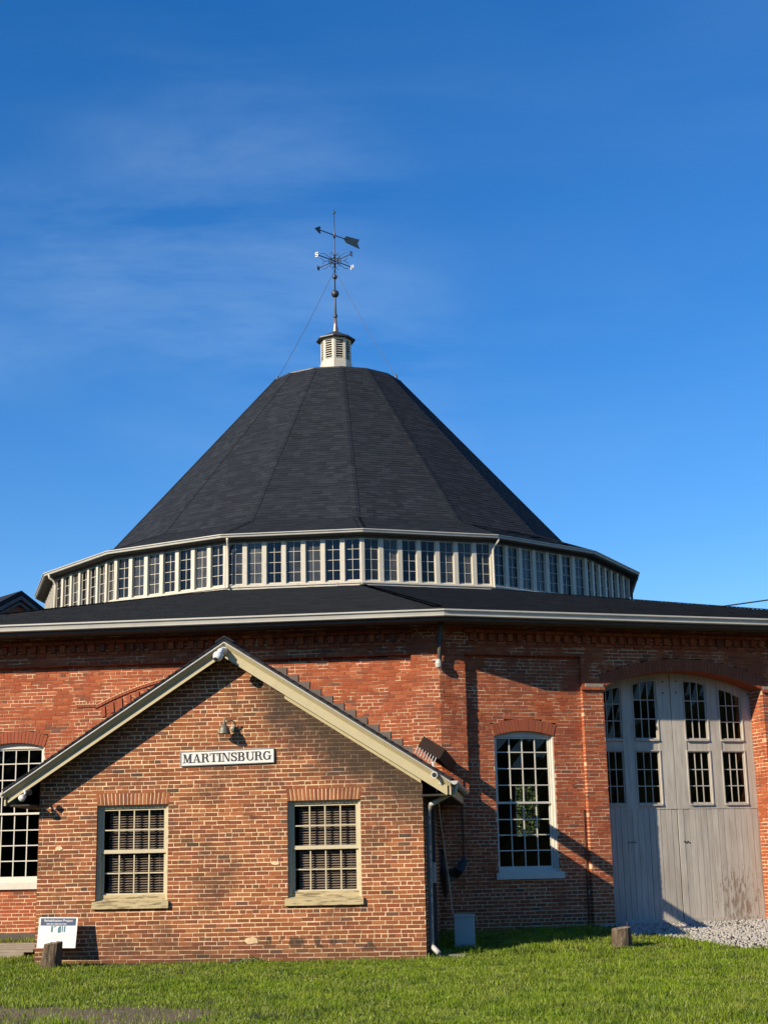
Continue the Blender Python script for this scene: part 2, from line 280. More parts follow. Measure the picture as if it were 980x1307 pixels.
# ------------------------------------------------------------------ mesh builder
class MB:
    def __init__(s): s.v = []; s.f = []; s.t = []
    def poly(s, pts, tone=0.): i = len(s.v); s.v += [tuple(p) for p in pts]; s.f.append(tuple(range(i, i+len(pts)))); s.t.append(tone)
    def hexa(s, c, tone=0., skip=()):          # 8 corners: bottom 4 (ccw), top 4
        i = len(s.v); s.v += [tuple(p) for p in c]
        for n, q in enumerate(((3, 2, 1, 0), (4, 5, 6, 7), (0, 1, 5, 4), (1, 2, 6, 5), (2, 3, 7, 6), (3, 0, 4, 7))):
            if n in skip: continue
            s.f.append(tuple(i+k for k in q)); s.t.append(tone)
    def box(s, F, u0, u1, z0, z1, d0, d1, tone=0., skip=()):   # d0 < d1 outward
        s.hexa([F.P(u0, z0, d1), F.P(u1, z0, d1), F.P(u1, z0, d0), F.P(u0, z0, d0), F.P(u0, z1, d1), F.P(u1, z1, d1), F.P(u1, z1, d0), F.P(u0, z1, d0)], tone, skip)
    def prism(s, F, pts, d0, d1, tone=0.):     # outline in (u, z), counter-clockwise from the front
        n = len(pts); i = len(s.v)
        s.v += [tuple(F.P(u, z, d1)) for u, z in pts] + [tuple(F.P(u, z, d0)) for u, z in pts]
        s.f.append(tuple(i+k for k in range(n))); s.t.append(tone)
        s.f.append(tuple(i+n+k for k in reversed(range(n)))); s.t.append(tone)
        for k in range(n):
            j = (k+1) % n; s.f.append((i+k, i+n+k, i+n+j, i+j)); s.t.append(tone)
    def tube(s, pts, r, n=8, cap=True, tone=0.):
        pts = [Vector(p) for p in pts]; rs = r if isinstance(r, (list, tuple)) else [r]*len(pts); i0 = len(s.v); prev = None
        for k, p in enumerate(pts):
            d = (pts[min(k+1, len(pts)-1)] - pts[max(k-1, 0)]).normalized()
            if prev is None: a = d.orthogonal().normalized()
            else: a = (prev - d*prev.dot(d)).normalized()
            prev = a; b = d.cross(a)
            for j in range(n):
                t = 2*math.pi*j/n; s.v.append(tuple(p + (a*math.cos(t) + b*math.sin(t))*rs[k]))
        for k in range(len(pts)-1):
            for j in range(n):
                q = i0+k*n; s.f.append((q+j, q+(j+1) % n, q+n+(j+1) % n, q+n+j)); s.t.append(tone)
        if cap:
            s.f.append(tuple(i0+j for j in reversed(range(n)))); s.t.append(tone)
            s.f.append(tuple(i0+(len(pts)-1)*n+j for j in range(n))); s.t.append(tone)
    def lathe(s, c, prof, n=16, ax=Vector((0, 0, 1)), tone=0., rot=0.):   # prof: (radius, height)
        c = Vector(c); ax = Vector(ax).normalized(); a = ax.orthogonal().normalized(); b = ax.cross(a); i0 = len(s.v)
        if abs(ax.z) > .999: a = Vector((1, 0, 0)); b = Vector((0, 1, 0))
        for r, h in prof:
            for j in range(n):
                t = 2*math.pi*j/n+rot; s.v.append(tuple(c + ax*h + (a*math.cos(t)+b*math.sin(t))*max(r, 1e-4)))
        for k in range(len(prof)-1):
            for j in range(n):
                q = i0+k*n; s.f.append((q+j, q+(j+1) % n, q+n+(j+1) % n, q+n+j)); s.t.append(tone)
        s.f.append(tuple(i0+j for j in reversed(range(n)))); s.t.append(tone)
        s.f.append(tuple(i0+(len(prof)-1)*n+j for j in range(n))); s.t.append(tone)
    def mesh(s, name, m, org=Vector((0, 0, 0)), smooth=False):
        me = bpy.data.meshes.new(name); me.from_pydata([(x-org[0], y-org[1], z-org[2]) for x, y, z in s.v], [], s.f)
        me.materials.append(M[m] if isinstance(m, str) else m)
        a = me.attributes.new('tone', 'FLOAT', 'FACE'); a.data.foreach_set('value', s.t)
        if smooth: me.polygons.foreach_set('use_smooth', [True]*len(me.polygons))
        return me
    def build(s, name, m, parent=None, kind=None, smooth=False, label=None, loc=None):
        org = Vector(parent['org']) if parent is not None else (Vector(loc) if loc is not None else Vector((0, 0, 0)))
        me = s.mesh(name, m, org, smooth); o = bpy.data.objects.new(name, me); COL.objects.link(o)
        if parent is not None: o.parent = parent
        else: o.location = org
        o['org'] = tuple(org)
        if kind: o['kind'] = kind
        if label: o['label'] = label
        return o
def tag(o, label, cat, group=None):
    o['label'] = label; o['category'] = cat
    if group: o['group'] = group
    return o
def thing(name, loc, label, cat, group=None):
    o = bpy.data.objects.new(name, None); COL.objects.link(o); o.location = loc; o.empty_display_size = .3; o['org'] = tuple(loc); return tag(o, label, cat, group)
def link(name, me, parent, off=(0, 0, 0), rz=0.):      # an object sharing mesh data, placed at world point off
    o = bpy.data.objects.new(name, me); COL.objects.link(o); o.parent = parent
    o.location = Vector(off) - Vector(parent['org']) if 'org' in parent else off; o.rotation_euler.z = rz; return o
def box1(F, name, m, parent, *a, **k): b = MB(); b.box(F, *a); return b.build(name, m, parent, **k)

# ------------------------------------------------------------------ ground
def smooth(a, b, x): t = min(1, max(0, (x-a)/(b-a))); return t*t*(3-2*t)
def gz(x, y):
    P = Vector((x, y, 0)) - V0; s = max(P.dot(FL.n), P.dot(FR.n))
    # sides further round the polygon
    q = Vector((x-CX, y-CY)); s2 = q.length - RW*.985
    s = max(s, s2) if q.length > RW*.97 else s
    return .37 - .082*min(max(s, 0), 3.7) - .0667*smooth(3.7, 9, s)
def b_terrain():
    xs = [-1600, -800, -400, -200, -100, -60, -40] + [(-28 + .8*i) for i in range(71)] + [45, 60, 100, 200, 400, 800, 1600]
    ys = [-300, -100, -40, -10, 0, 6] + [9+.5*i for i in range(50)] + [36, 40, 46, 54, 62, 72, 84, 92, 100, 130, 200, 400, 800, 2000]
    v = []; f = []
    for y in ys:
        for x in xs: v.append((x, y, gz(x, y) + (.02*math.sin(x*1.3+y*.7)*math.sin(y*1.1) if 9 < y < 27 and abs(x) < 15 else 0)))
    n = len(xs)
    for j in range(len(ys)-1):
        for i in range(n-1): a = j*n+i; f.append((a, a+1, a+n+1, a+n))
    me = bpy.data.meshes.new('ground'); me.from_pydata(v, [], f); me.materials.append(M['ground'])
    me.polygons.foreach_set('use_smooth', [True]*len(me.polygons))
    o = bpy.data.objects.new('ground', me); COL.objects.link(o); o['kind'] = 'structure'; return o
b_terrain()

# unseen wooded rise added behind the camera so the old panes mirror something dark
def added_rise():
    from mathutils import noise
    v = []; f = []; na, nr = 260, 16
    for j in range(nr+1):
        t = j/nr; r = 62+60*t; base = math.sin(math.pi*min(1, t*1.15))**.6 if t*1.15 < 1 else 0
        for i in range(na+1):
            a = R_(180+200*(i/na)-10); p = Vector((math.cos(a), math.sin(a), 0))*r + Vector((0, 8, 0))
            h = 19*base*(.78+.35*noise.noise(p*.03)) + (2.4*noise.noise(p*.16)+1.2*noise.noise(p*.5))*min(1, base*2)
            v.append((p.x+1.5*noise.noise(p*.3+Vector((9, 0, 0))), p.y, max(h, -.3)))
    for j in range(nr):
        for i in range(na): q = j*(na+1)+i; f.append((q, q+1, q+na+2, q+na+1))
    me = bpy.data.meshes.new('added_wooded_hill'); me.from_pydata(v, [], f); me.materials.append(M['wood_added'])
    o = bpy.data.objects.new('added_wooded_hill', me); COL.objects.link(o); o['kind'] = 'structure'
added_rise()

# ------------------------------------------------------------------ brick laying
BL, BH, MO, CO = .203, .056, .0150, .070
def courses(z0, z1):
    k0 = math.floor(z0/CO); out = []
    k = k0
    while k*CO < z1-.01: out.append((k, max(k*CO, z0), min((k+1)*CO, z1))); k += 1
    return out
def sub_iv(iv, cut):
    out = []
    for a, b in iv:
        if cut[1] <= a or cut[0] >= b: out.append((a, b)); continue
        if cut[0] > a: out.append((a, cut[0]))
        if cut[1] < b: out.append((cut[1], b))
    return out
def lay(F, u0, u1, z0, z1, d, thick, bricks, core, holes=(), limit=None, tone_bias=0., bd=.11, wav=0., seed=0, header_every=7, back=True):
    """bricks: list receiving (F,ua,ub,za,zb,d0,d1,tone,full); core: MB receiving the mortar body"""
    rr = random.Random(seed*7919 + int(u0*100) + int(z0*10)); prev = None
    runs = []
    for k, za, zb in courses(z0, z1):
        zm = (za+zb)/2; iv = [(u0, u1)]
        if limit:
            l = limit(zm)
            if l is None: continue
            iv = [(max(u0, l[0]), min(u1, l[1]))]
        for h in holes:
            c = h(zm)
            if c: iv = sub_iv(iv, c)
        iv = [x for x in iv if x[1]-x[0] > .012]
        for a, b in iv: runs.append((a, b, za, zb))
        head = (k % header_every == 0); L = .098 if head else BL
        off = (k % 2)*(L+MO)/2 + rr.uniform(-.02, .02) + (0 if not head else .03)
        for a, b in iv:
            x = math.floor((a-off)/(L+MO))*(L+MO)+off
            while x < b:
                jl = rr.uniform(-.006, .006); ba, bb = max(a, x+jl), min(b, x+L+rr.uniform(-.004, .004))
                if bb-ba > .022:
                    dz = rr.uniform(-.0035, .0035)+.004*math.sin(x*.9+k*.35); pr = rr.uniform(-.002, .003)
                    bricks.append((F, ba, bb, za+MO/2+dz, min(zb-MO/2+dz+rr.uniform(-.004, .003), z1), d-bd, d+pr, (rr.random()+tone_bias) % 1, bb-ba > .195))
                x += L+MO
    # merge runs of equal extent into single mortar boxes
    runs.sort(key=lambda r: (r[0], r[1], r[2])); m = []
    for r in runs:
        if m and abs(m[-1][0]-r[0]) < 1e-6 and abs(m[-1][1]-r[1]) < 1e-6 and abs(m[-1][3]-r[2]) < 1e-6: m[-1][3] = r[3]
        else: m.append(list(r))
    for a, b, za, zb in m: core.box(F, a+.004, b-.004, za, zb, d-thick, d-.0045)
def emit_bricks(bricks, parent, m, nobj, org, cam=Vector((0, 0, EYE)), skip=lambda F: False):
    idx = [i for i, b in enumerate(bricks) if b[8] and b[4]-b[3] > .052 and not skip(b)]
    idx.sort(key=lambda i: (bricks[i][0].P(bricks[i][1], bricks[i][3], 0)-cam).length); chosen = set(idx[:nobj]); cache = {}
    st = MB()
    for i, (F, a, b, za, zb, d0, d1, t, full) in enumerate(bricks):
        if i in chosen:
            key = id(F)
            if key not in cache:
                q = MB(); F0 = Frame((0, 0), F.u, F.n); q.box(F0, -BL/2, BL/2, -BH/2, BH/2, -.11, 0); cache[key] = q.mesh('brick', m)
            o = bpy.data.objects.new('brick', cache[key]); COL.objects.link(o); o.parent = parent
            o.location = F.P((a+b)/2, (za+zb)/2, d1) - Vector(parent['org'])
        else: st.box(F, a, b, za, zb, d0, d1, t, skip=(4,))
    o = st.build('brickwork', m, parent, kind='stuff'); return o
def arch_z(u, uc, half, zs, rise):
    R = (half*half+rise*rise)/(2*rise); x = min(abs(u-uc), R*.999); return zs+rise-R+math.sqrt(R*R-x*x)
def arch_hole(u0, u1, z0, zs, rise, pad=0.):
    uc, half = (u0+u1)/2, (u1-u0)/2; R = (half*half+rise*rise)/(2*rise)
    def f(z):
        if z < z0: return None
        if z <= zs: return (u0, u1)
        A_ = math.asin(half/R)
        if pad and z < zs+pad*math.cos(A_): w = half+(z-zs)*math.tan(A_); return (uc-w, uc+w)
        q = z-(zs+rise-R); r = R+pad
        if q >= r: return None
        w = math.sqrt(r*r-q*q); w = min(w, half+pad*math.sin(A_)); return (uc-w, uc+w)
    return f
def arch_ring(F, parent, u0, u1, zs, rise, h, d0, d1, m, bw=.068, gap=.009, mortar='mortar_main'):
    uc, half = (u0+u1)/2, (u1-u0)/2; R = (half*half+rise*rise)/(2*rise); zc = zs+rise-R; A = math.asin(half/R)
    n = max(3, round(2*A*R/bw)); core = MB()
    for i in range(n):
        a0 = -A+2*A*i/n; a1 = -A+2*A*(i+1)/n; g = gap/2/R
        P = lambda a, r: (uc+r*math.sin(a), zc+r*math.cos(a))
        q = MB(); hh = h+random.uniform(-.004, .004)
        q.prism(F, [P(a0+g, R), P(a1-g, R), P(a1-g, R+hh), P(a0+g, R+hh)], d0, d1+random.uniform(-.002, .003), random.random())
        q.build('arch_brick', m, parent)
        core.prism(F, [P(a0, R+.004), P(a1, R+.004), P(a1, R+h), P(a0, R+h)], d0, d1-.008)
    core.build('arch_mortar', mortar, parent)
def soldier(F, parent, u0, u1, z0, h, d0, d1, m, mortar):
    n = 19; core = MB(); core.box(F, u0+.002, u1-.002, z0+.003, z0+h, d0, d1-.005); w = (u1-u0)/n
    for i in range(n):
        sk = ((i+.5)/n-.5)*.06; a = u0+w*i+.008; b = a+w-.016
        if i in (2,): t = .955
        else: t = random.random()*.92
        q = MB(); q.prism(F, [(a, z0), (b, z0), (b+sk, z0+h+random.uniform(-.008, .004)), (a+sk, z0+h)], d0, d1+random.uniform(-.003, .003), t); q.build('arch_brick', m, parent)
    core.build('arch_mortar', mortar, parent)

# ------------------------------------------------------------------ sash windows
def sash(F, parent, u0, u1, z0, z1, d, cols, rows, m, rail=.045, bot=.05, top=.045, mw=.018, dep=.035, name='sash', glass='glass', heights=None):
    b = MB()
    b.box(F, u0, u0+rail, z0, z1, d-dep, d); b.box(F, u1-rail, u1, z0, z1, d-dep, d)
    b.box(F, u0+rail, u1-rail, z0, z0+bot, d-dep, d-.001); b.box(F, u0+rail, u1-rail, z1-top, z1, d-dep, d-.001)
    a, e, lo, hi = u0+rail, u1-rail, z0+bot, z1-top; cw = (e-a)/cols
    hs = heights or [1]*rows; tot = sum(hs); zs = [lo]
    for h in hs: zs.append(zs[-1]+(hi-lo)*h/tot)
    for i in range(1, cols): b.box(F, a+cw*i-mw/2, a+cw*i+mw/2, lo, hi, d-dep+.004, d-.006)
    for j in range(1, rows): b.box(F, a, e, zs[j]-mw/2, zs[j]+mw/2, d-dep+.003, d-.008)
    b.build(name, m, parent)
    for i in range(cols):
        for j in range(rows):
            q = MB(); g = mw/2-.003; w1 = random.uniform(-.002, .002)
            q.poly([F.P(a+cw*i+(g if i else -.004), zs[j]+(g if j else -.004), d-dep*.6+w1), F.P(a+cw*(i+1)-(g if i < cols-1 else -.004), zs[j]+(g if j else -.004), d-dep*.6-w1),
                    F.P(a+cw*(i+1)-(g if i < cols-1 else -.004), zs[j+1]-(g if j < rows-1 else -.004), d-dep*.6+w1), F.P(a+cw*i+(g if i else -.004), zs[j+1]-(g if j < rows-1 else -.004), d-dep*.6-w1)])
            q.build('pane', glass, parent)

# ================================================================== ROUNDHOUSE
RH = thing('roundhouse', (CX, CY, .3), 'large sixteen sided red brick roundhouse with dark shingled cone roof behind the small gabled annex', 'building')
ZT = 6.22
bricks = []; core = MB()
WR = (1.12, 2.37, 1.42, 4.02, .095)                 # right window opening
hR = arch_hole(*WR)
hRp = arch_hole(WR[0], WR[1], WR[2], WR[3], WR[4], .225)
DU0, DU1, DZ, DZS, DRI = 3.44, 7.03, .0, 4.99, .36
hD = arch_hole(DU0, DU1, DZ, DZS, DRI, .235)
# the ring of the door arch replaces the courses above the springing only
lay(FR, 0.0, .53, -.07, ZT, 0, .4, bricks, core, seed=1)
lay(FR, .53, 2.99, -.07, 5.60, -.115, .28, bricks, core, holes=[lambda z: hR(z) if z <= WR[3] else hRp(z)], seed=2)
lay(FR, 2.99, 3.44, -.07, 5.60, 0, .5, bricks, core, holes=[lambda z: None if z < DZS else hD(z)], seed=3)
lay(FR, .53, 3.44, 5.60, ZT, 0, .4, bricks, core, seed=4)
lay(FR, 3.44, 7.03, DZS-.07, ZT, 0, .5, bricks, core, holes=[hD], seed=5)
lay(FR, 7.03, 7.75, -.07, ZT, 0, .5, bricks, core, holes=[lambda z: None if z < DZS else hD(z)], seed=6)
lay(FR, 7.75, SIDE, -.07, ZT, 0, .4, bricks, core, seed=7)
# jambs of the big door (brick returns)
FJ = Frame(FR.P(DU1, 0, 0), -FR.n, -FR.u); lay(FJ, .115, .52, -.07, DZS, .008, .05, bricks, core, seed=8)
FJ2 = Frame(FR.P(DU0, 0, 0), -FR.n, FR.u); lay(FJ2, .115, .52, -.07, DZS, .008, .05, bricks, core, seed=9)
# left facet
WL = (-9.10, -7.87, 1.42, 4.02, .095); hL = arch_hole(*WL); hLp = arch_hole(*WL, .225)
lay(FL, -.55, 0, -.07, ZT, 0, .4, bricks, core, seed=10)
lay(FL, -SIDE+.5, -.55, -.07, 5.60, -.11, .28, bricks, core, holes=[lambda z: hL(z) if z <= WL[3] else hLp(z)], seed=11)
lay(FL, -SIDE+.5, -.55, 5.60, ZT, 0, .4, bricks, core, seed=12)
lay(FL, -SIDE, -SIDE+.5, -.07, ZT, 0, .4, bricks, core, seed=13)
# dentils of the corbel table
for F, a, b in ((FR, .62, SIDE-.5), (FL, -SIDE+.6, -.62)):
    u = a
    while u < b:
        bricks.append((F, u, u+.10, 5.86, 6.00, 0, .075, random.random(), False)); u += .2
    k = a-.1
    while k < b:
        bricks.append((F, k, k+.2, 6.012, 6.07, 0, .095, random.random(), False)); bricks.append((F, k+.05, k+.25-.006, 5.79, 5.845, 0, .03, random.random(), False)); k += .2115
# corbelled cap of the door pilasters
for (a, b) in ((2.95, 3.46), (7.01, 7.8)):
    k = a
    while k < b: bricks.append((FR, k, min(k+.2, b), 4.925, 4.985, 0, .045, random.random(), False)); k += .21
emit_bricks(bricks, RH, 'brick_main', 300, None, skip=lambda b: not (b[0] in (FR,) or (b[0] is FL and b[1] < -7.3)))
core.build('mortar', 'mortar_main', RH)
# inner faces so that the shell is dark inside
b = MB()
b.box(FR, 0, 1.1, 0, 6.2, -.48, -.41); b.box(FR, 2.39, 3.3, 0, 6.2, -.58, -.51)
b.box(FR, 0, SIDE, 6.21, 6.47, -.4, -.05); b.box(FL, -SIDE, 0, 6.21, 6.47, -.4, -.05)
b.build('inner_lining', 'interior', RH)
# window arches
arch_ring(FR, RH, WR[0], WR[1], WR[3], WR[4], .225, -.24, -.105, 'voussoir')
arch_ring(FL, RH, WL[0], WL[1], WL[3], WL[4], .225, -.24, -.10, 'voussoir')
arch_ring(FR, RH, DU0, DU1, DZS, DRI, .235, -.5, .012, 'voussoir', bw=.072)
# pale stone springers of the door arch
for (a, c) in ((3.05, 3.44), (7.04, 7.40)):
    box1(FR, 'springer', 'concrete', RH, a, c, 4.99, 5.05, .0, .03)
# traces of a blocked arch behind the annex
arc = MB(); n = 26
pts = [(-7.25+.035*i, 4.77) for i in range(12)] + [(u_, arch_z(u_, -4.30, 2.55, 4.74, .62)) for u_ in np.linspace(-6.85, -3.9, 44)]
for (ua, za), (ub, zb) in zip(pts[:-1], pts[1:]):
    q = MB(); q.prism(FL, [(ua+.004, za), (ub-.003, zb), (ub-.003, zb+.058), (ua+.004, za+.058)], -.14, -.085, random.random()); 
    arc.v += [] ; i0 = len(arc.v); arc.v += q.v; arc.f += [tuple(i0+j for j in f) for f in q.f]; arc.t += q.t
arc.build('arch_label_course', 'voussoir', RH)
arc2 = MB()
for (ua, za), (ub, zb) in zip(pts[:-1], pts[1:]): arc2.prism(FL, [(ua, za+.058), (ub, zb+.058), (ub, zb+.070), (ua, za+.070)], -.14, -.098)
for i, (ua, za) in enumerate(pts[::2]): arc2.box(FL, ua-.005, ua+.006, za+.065, za+.12, -.14, -.100)
arc2.build('arch_pointing', 'mortar_annex', RH)
for i in range(8):
    u_ = -6.72+.17*i; za = arch_z(u_, -4.30, 2.55, 4.74, .62)
    q = MB(); q.prism(FL, [(u_, za-.24), (u_+.075, za-.22), (u_+.06, za-.02), (u_-.02, za-.035)], -.14, -.088-.004*(i % 2), random.random()); q.build('arch_brick', 'voussoir', RH)

# big window in each facet
def arched_window(F, W, dface, label=None):
    u0, u1, z0, zs, rise = W
    fr = MB(); t = .055; d1 = dface-.09; d0 = d1-.11
    fr.box(F, u0, u0+t, z0, zs+.03, d0, d1); fr.box(F, u1-t, u1, z0, zs+.03, d0, d1)
    n = 8
    for i in range(n):
        a = u0+(u1-u0)*i/n; c = u0+(u1-u0)*(i+1)/n; f = lambda x: arch_z(x, (u0+u1)/2, (u1-u0)/2, zs, rise)
        fr.prism(F, [(a, zs-.02), (c, zs-.02), (c, f(c)+.004), (a, f(a)+.004)], d0, d1-.002)
    # outer casing strip
    fr.box(F, u0-.002, u0+.022, z0, zs, d1, dface-.02); fr.box(F, u1-.022, u1+.002, z0, zs, d1, dface-.02)
    w = fr.build('window', 'win_white', RH, label=label)
    q = MB(); q.box(F, u0-.07, u1+.08, z0-.13, z0-.002, dface-.1, dface+.07); q.box(F, u0, u1, z0-.002, z0+.05, d0, d1+.03); q.build('sill', 'win_white', w)
    mid = z0+.05+(zs-.02-z0-.05)*.50
    sash(F, w, u0+t, u1-t, mid-.02, zs-.02, d1-.03, 4, 4, 'win_white', rail=.035, bot=.04, top=.03, mw=.02, heights=[1, 1, 1, .82])
    sash(F, w, u0+t, u1-t, z0+.05, mid+.02, d1-.068, 4, 4, 'win_white', rail=.035, bot=.06, top=.04, mw=.02)
    return w
arched_window(FR, WR, -.115); arched_window(FL, WL, -.11)

# double door
def door_leaf(ul, ur, wins, hinge_left):
    F = FR; D = -.52; leaf = MB(); holes = sorted(wins)
    # stiles and rails: vertical strips between the window columns, rails across them
    xs = [ul] + [x for w in holes for x in (w[0], w[1])] + [ur]
    top = 5.6; zb = [.40, 2.66]
    for i in range(0, len(xs), 2): leaf.box(F, xs[i], xs[i+1], 2.60, top, D-.05, D, .3+.1*i)
    for (a, c, top_in, slope) in holes:
        leaf.box(F, a, c, 2.60, 2.70, D-.05, D-.0015); leaf.box(F, a, c, 3.76, 4.00, D-.05, D-.012, .6)
        zl, zr = top_in; leaf.prism(F, [(a, zl), ((a+c)/2, (zl+zr)/2+.03), (c, zr), (c, top), (a, top)], D-.05, D-.0015)
    o = leaf.build('door', 'door', RH, label='left leaf of the tall weathered double door' if hinge_left else 'right leaf of the tall weathered double door with flaking paint low down')
    # planks
    n = 15; w = (ur-ul)/n
    for i in range(n):
        q = MB(); q.box(F, ul+w*i+.004, ul+w*(i+1)-.004, .385, 2.60, D-.04, D-.006-random.uniform(0, .006), random.random()); q.build('plank', 'door', o)
    q = MB(); q.box(F, ul+.03, ur-.03, .42, 2.59, D-.05, D-.041); q.build('backing', 'darkwood', o)
    box1(F, 'bottom_rail', 'door', o, ul, ur, .385, .46, D-.006, D+.012)
    for (a, c, top_in, slope) in holes:
        for (z0, z1, tp) in ((2.70, 3.76, None), (4.00, None, top_in)):
            zz = z1 if tp is None else max(tp)+.03
            # moulding
            q = MB(); e = .022
            q.box(F, a-e, a, z0-e, (z1 or tp[0])+e, D, D+.014); q.box(F, c, c+e, z0-e, (z1 or tp[1])+e, D, D+.014)
            q.box(F, a, c, z0-e-.012, z0, D, D+.03)
            if tp is None: q.box(F, a, c, z1, z1+e, D, D+.014)
            else: q.prism(F, [(a, tp[0]), ((a+c)/2, (tp[0]+tp[1])/2+.03), (c, tp[1]), (c, tp[1]+e), ((a+c)/2, (tp[0]+tp[1])/2+.03+e), (a, tp[0]+e)], D, D+.014)
            q.build('moulding', 'door', o)
            sash(F, o, a, c, z0, zz, D-.02, 3, 3, 'door', rail=.025, bot=.03, top=.02, mw=.018, dep=.025, heights=[1, 1, 1.05])
    return o
door_leaf(3.30, 5.175, [(3.57, 4.06, (4.90, 5.06), 0), (4.33, 4.86, (5.10, 5.20), 0)], True)
door_leaf(5.19, 7.14, [(5.49, 6.00, (5.19, 5.12), 0), (6.29, 6.80, (5.05, 4.86), 0)], False)
q = MB()
for (u_, z_) in ((5.02, 4.95), (5.03, 5.18), (5.32, 4.97), (5.33, 5.2), (6.98, 4.95), (5.30, 1.95), (5.37, 1.95), (4.2, 1.95), (4.13, 1.95), (4.06, 1.95)):
    q.lathe(FR.P(u_, z_, -.52), [(.018, 0), (.016, .014), (.004, .018)], 8, FR.n)
q.build('door_bolt', 'iron', RH)
box1(FR, 'door_threshold', 'concrete', RH, 3.3, 7.3, .20, .39, -.6, -.05)
b = MB(); b.box(FL, -SIDE, -6.6, .2, .47, -.2, .06); b.build('foundation_ledge', 'foundation', RH)

# remaining sides of the polygon, plain brick
far = MB()
for k in range(1, 15):
    F = facet(k)
    if k == 6:
        for (a, c, z0, z1) in ((0, 9.35, 0, 6.48), (10.85, SIDE, 0, 6.48), (9.35, 10.85, 0, 3.2), (9.35, 10.85, 6.05, 6.48)): far.box(F, a, c, z0, z1, -.4, 0)
        w = MB(); w.box(F, 9.35, 9.42, 3.2, 6.05, -.25, -.15); w.box(F, 10.78, 10.85, 3.2, 6.05, -.25, -.15); w.box(F, 9.35, 10.85, 4.55, 4.62, -.25, -.151)
        for i in range(1, 4): w.box(F, 9.42+.34*i-.015, 9.42+.34*i+.015, 3.2, 6.05, -.22, -.18)
        for i in range(1, 9): w.box(F, 9.42, 10.78, 3.2+.316*i-.015, 3.2+.316*i+.015, -.219, -.181)
        w.build('window', 'win_white', RH)
    else: far.box(F, 0, SIDE, -.05, 6.48, -.4, 0)
far.build('rear_wall', 'far_brick', RH)
lin = MB()
for k in range(1, 15):
    F = facet(k)
    if k == 6: lin.box(F, .2, 9.3, .3, 6.5, -.47, -.43); continue
    lin.box(F, .2, SIDE-.2, .3, 6.5, -.47, -.43)
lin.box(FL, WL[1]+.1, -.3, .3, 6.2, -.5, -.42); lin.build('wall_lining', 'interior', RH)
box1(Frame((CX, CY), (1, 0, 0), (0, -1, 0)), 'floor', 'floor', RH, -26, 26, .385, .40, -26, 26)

# low roof ring, clerestory and cone ---------------------------------------
def shingles(k, R0, z0, R1, z1, st, expo=.14, wmean=.30, seed=0, um=None):
    """tabs laid on facet k between ring radii (R0,z0) low and (R1,z1) high"""
    rr = random.Random(seed+k*31); A, B, C_, D = ring(R0, k, z0), ring(R0, k+1, z0), ring(R1, k+1, z1), ring(R1, k, z1)
    sl = ((D+C_)/2-(A+B)/2).length; n = int(sl/expo); nrm = (B-A).cross(D-A).normalized()
    for j in range(n):
        t0, t1 = j/n, (j+1.12)/n; L0, R0_ = A.lerp(D, t0), B.lerp(C_, t0); L1, R1_ = A.lerp(D, min(t1, 1)), B.lerp(C_, min(t1, 1)); w = (R0_-L0).length
        x = -rr.uniform(0, wmean)
        while x < w:
            ww = rr.uniform(.7, 1.3)*wmean; a, c = max(0, x)/w, min(w, x+ww)/w
            if c > a:
                lift = nrm*(.010+rr.choice((0, .006))); p0, p1, p2, p3 = L0.lerp(R0_, a)+lift, L0.lerp(R0_, c)+lift, L1.lerp(R1_, c)+nrm*.002, L1.lerp(R1_, a)+nrm*.002
                t = rr.random(); st.poly([p0, p1, p2, p3], t); st.poly([p0-lift, p1-lift, p1, p0], t)
            x += ww
def cone_plane(Rs, name, m, ks=range(16), parent=RH):
    b = MB()
    for k in ks:
        for (r0, z0), (r1, z1) in zip(Rs[:-1], Rs[1:]): b.poly([ring(r0, k, z0), ring(r0, k+1, z0), ring(r1, k+1, z1), ring(r1, k, z1)])
    return b.build(name, m, parent)
low = [(RW+.89/COSH, 6.30), (RW, 6.50), (11.1, 10.36)]
lr = cone_plane(low, 'low_roof', 'shingle')
st = MB()
for k in (-3, -2, -1, 0, 1, 2):
    shingles(k, RW+.90/COSH, 6.31, RW, 6.505, st, seed=5); shingles(k, RW, 6.502, 11.1, 10.363, st, expo=.15, wmean=.34, seed=9)
st.build('shingles', 'shingle', lr, kind='stuff')
hip = MB()
def hipcaps(k, r0, z0, r1, z1, b, w=.14, n=None):
    A, B = ring(r0, k, z0), ring(r1, k, z1); L = (B-A).length; n = n or int(L/.16); side = (ring(r0, k+1, z0)-ring(r0, k-1, z0)).normalized()
    for j in range(n):
        p = A.lerp(B, j/n); q = A.lerp(B, min(1, (j+1.3)/n)); t = random.random(); lo = Vector((0, 0, .026)); dn = Vector((0, 0, -.006 if w < .11 else -.018))
        b.poly([p-side*w+dn+lo, p+lo, q+Vector((0, 0, .02)), q-side*w+Vector((0, 0, .0))+dn], t); b.poly([p+lo, p+side*w+dn+lo, q+side*w+dn, q+Vector((0, 0, .02))], t)
for k in (-2, -1, 0, 1, 2): hipcaps(k, RW, 6.515, 11.1, 10.375, hip, w=.10)
hip.build('hip_caps', 'shingle', lr, kind='stuff')
def sweep(k, prof, name, m, parent):      # prof: (apothem-offset vertex radius, z)
    b = MB(); n = len(prof)
    for i in range(n):
        (r0, z0), (r1, z1) = prof[i], prof[(i+1) % n]; b.poly([ring(r0, k, z0), ring(r0, k+1, z0), ring(r1, k+1, z1), ring(r1, k, z1)])
    b.poly([ring(r, k, z) for r, z in prof]); b.poly([ring(r, k+1, z) for r, z in reversed(prof)])
    return b.build(name, m, parent)
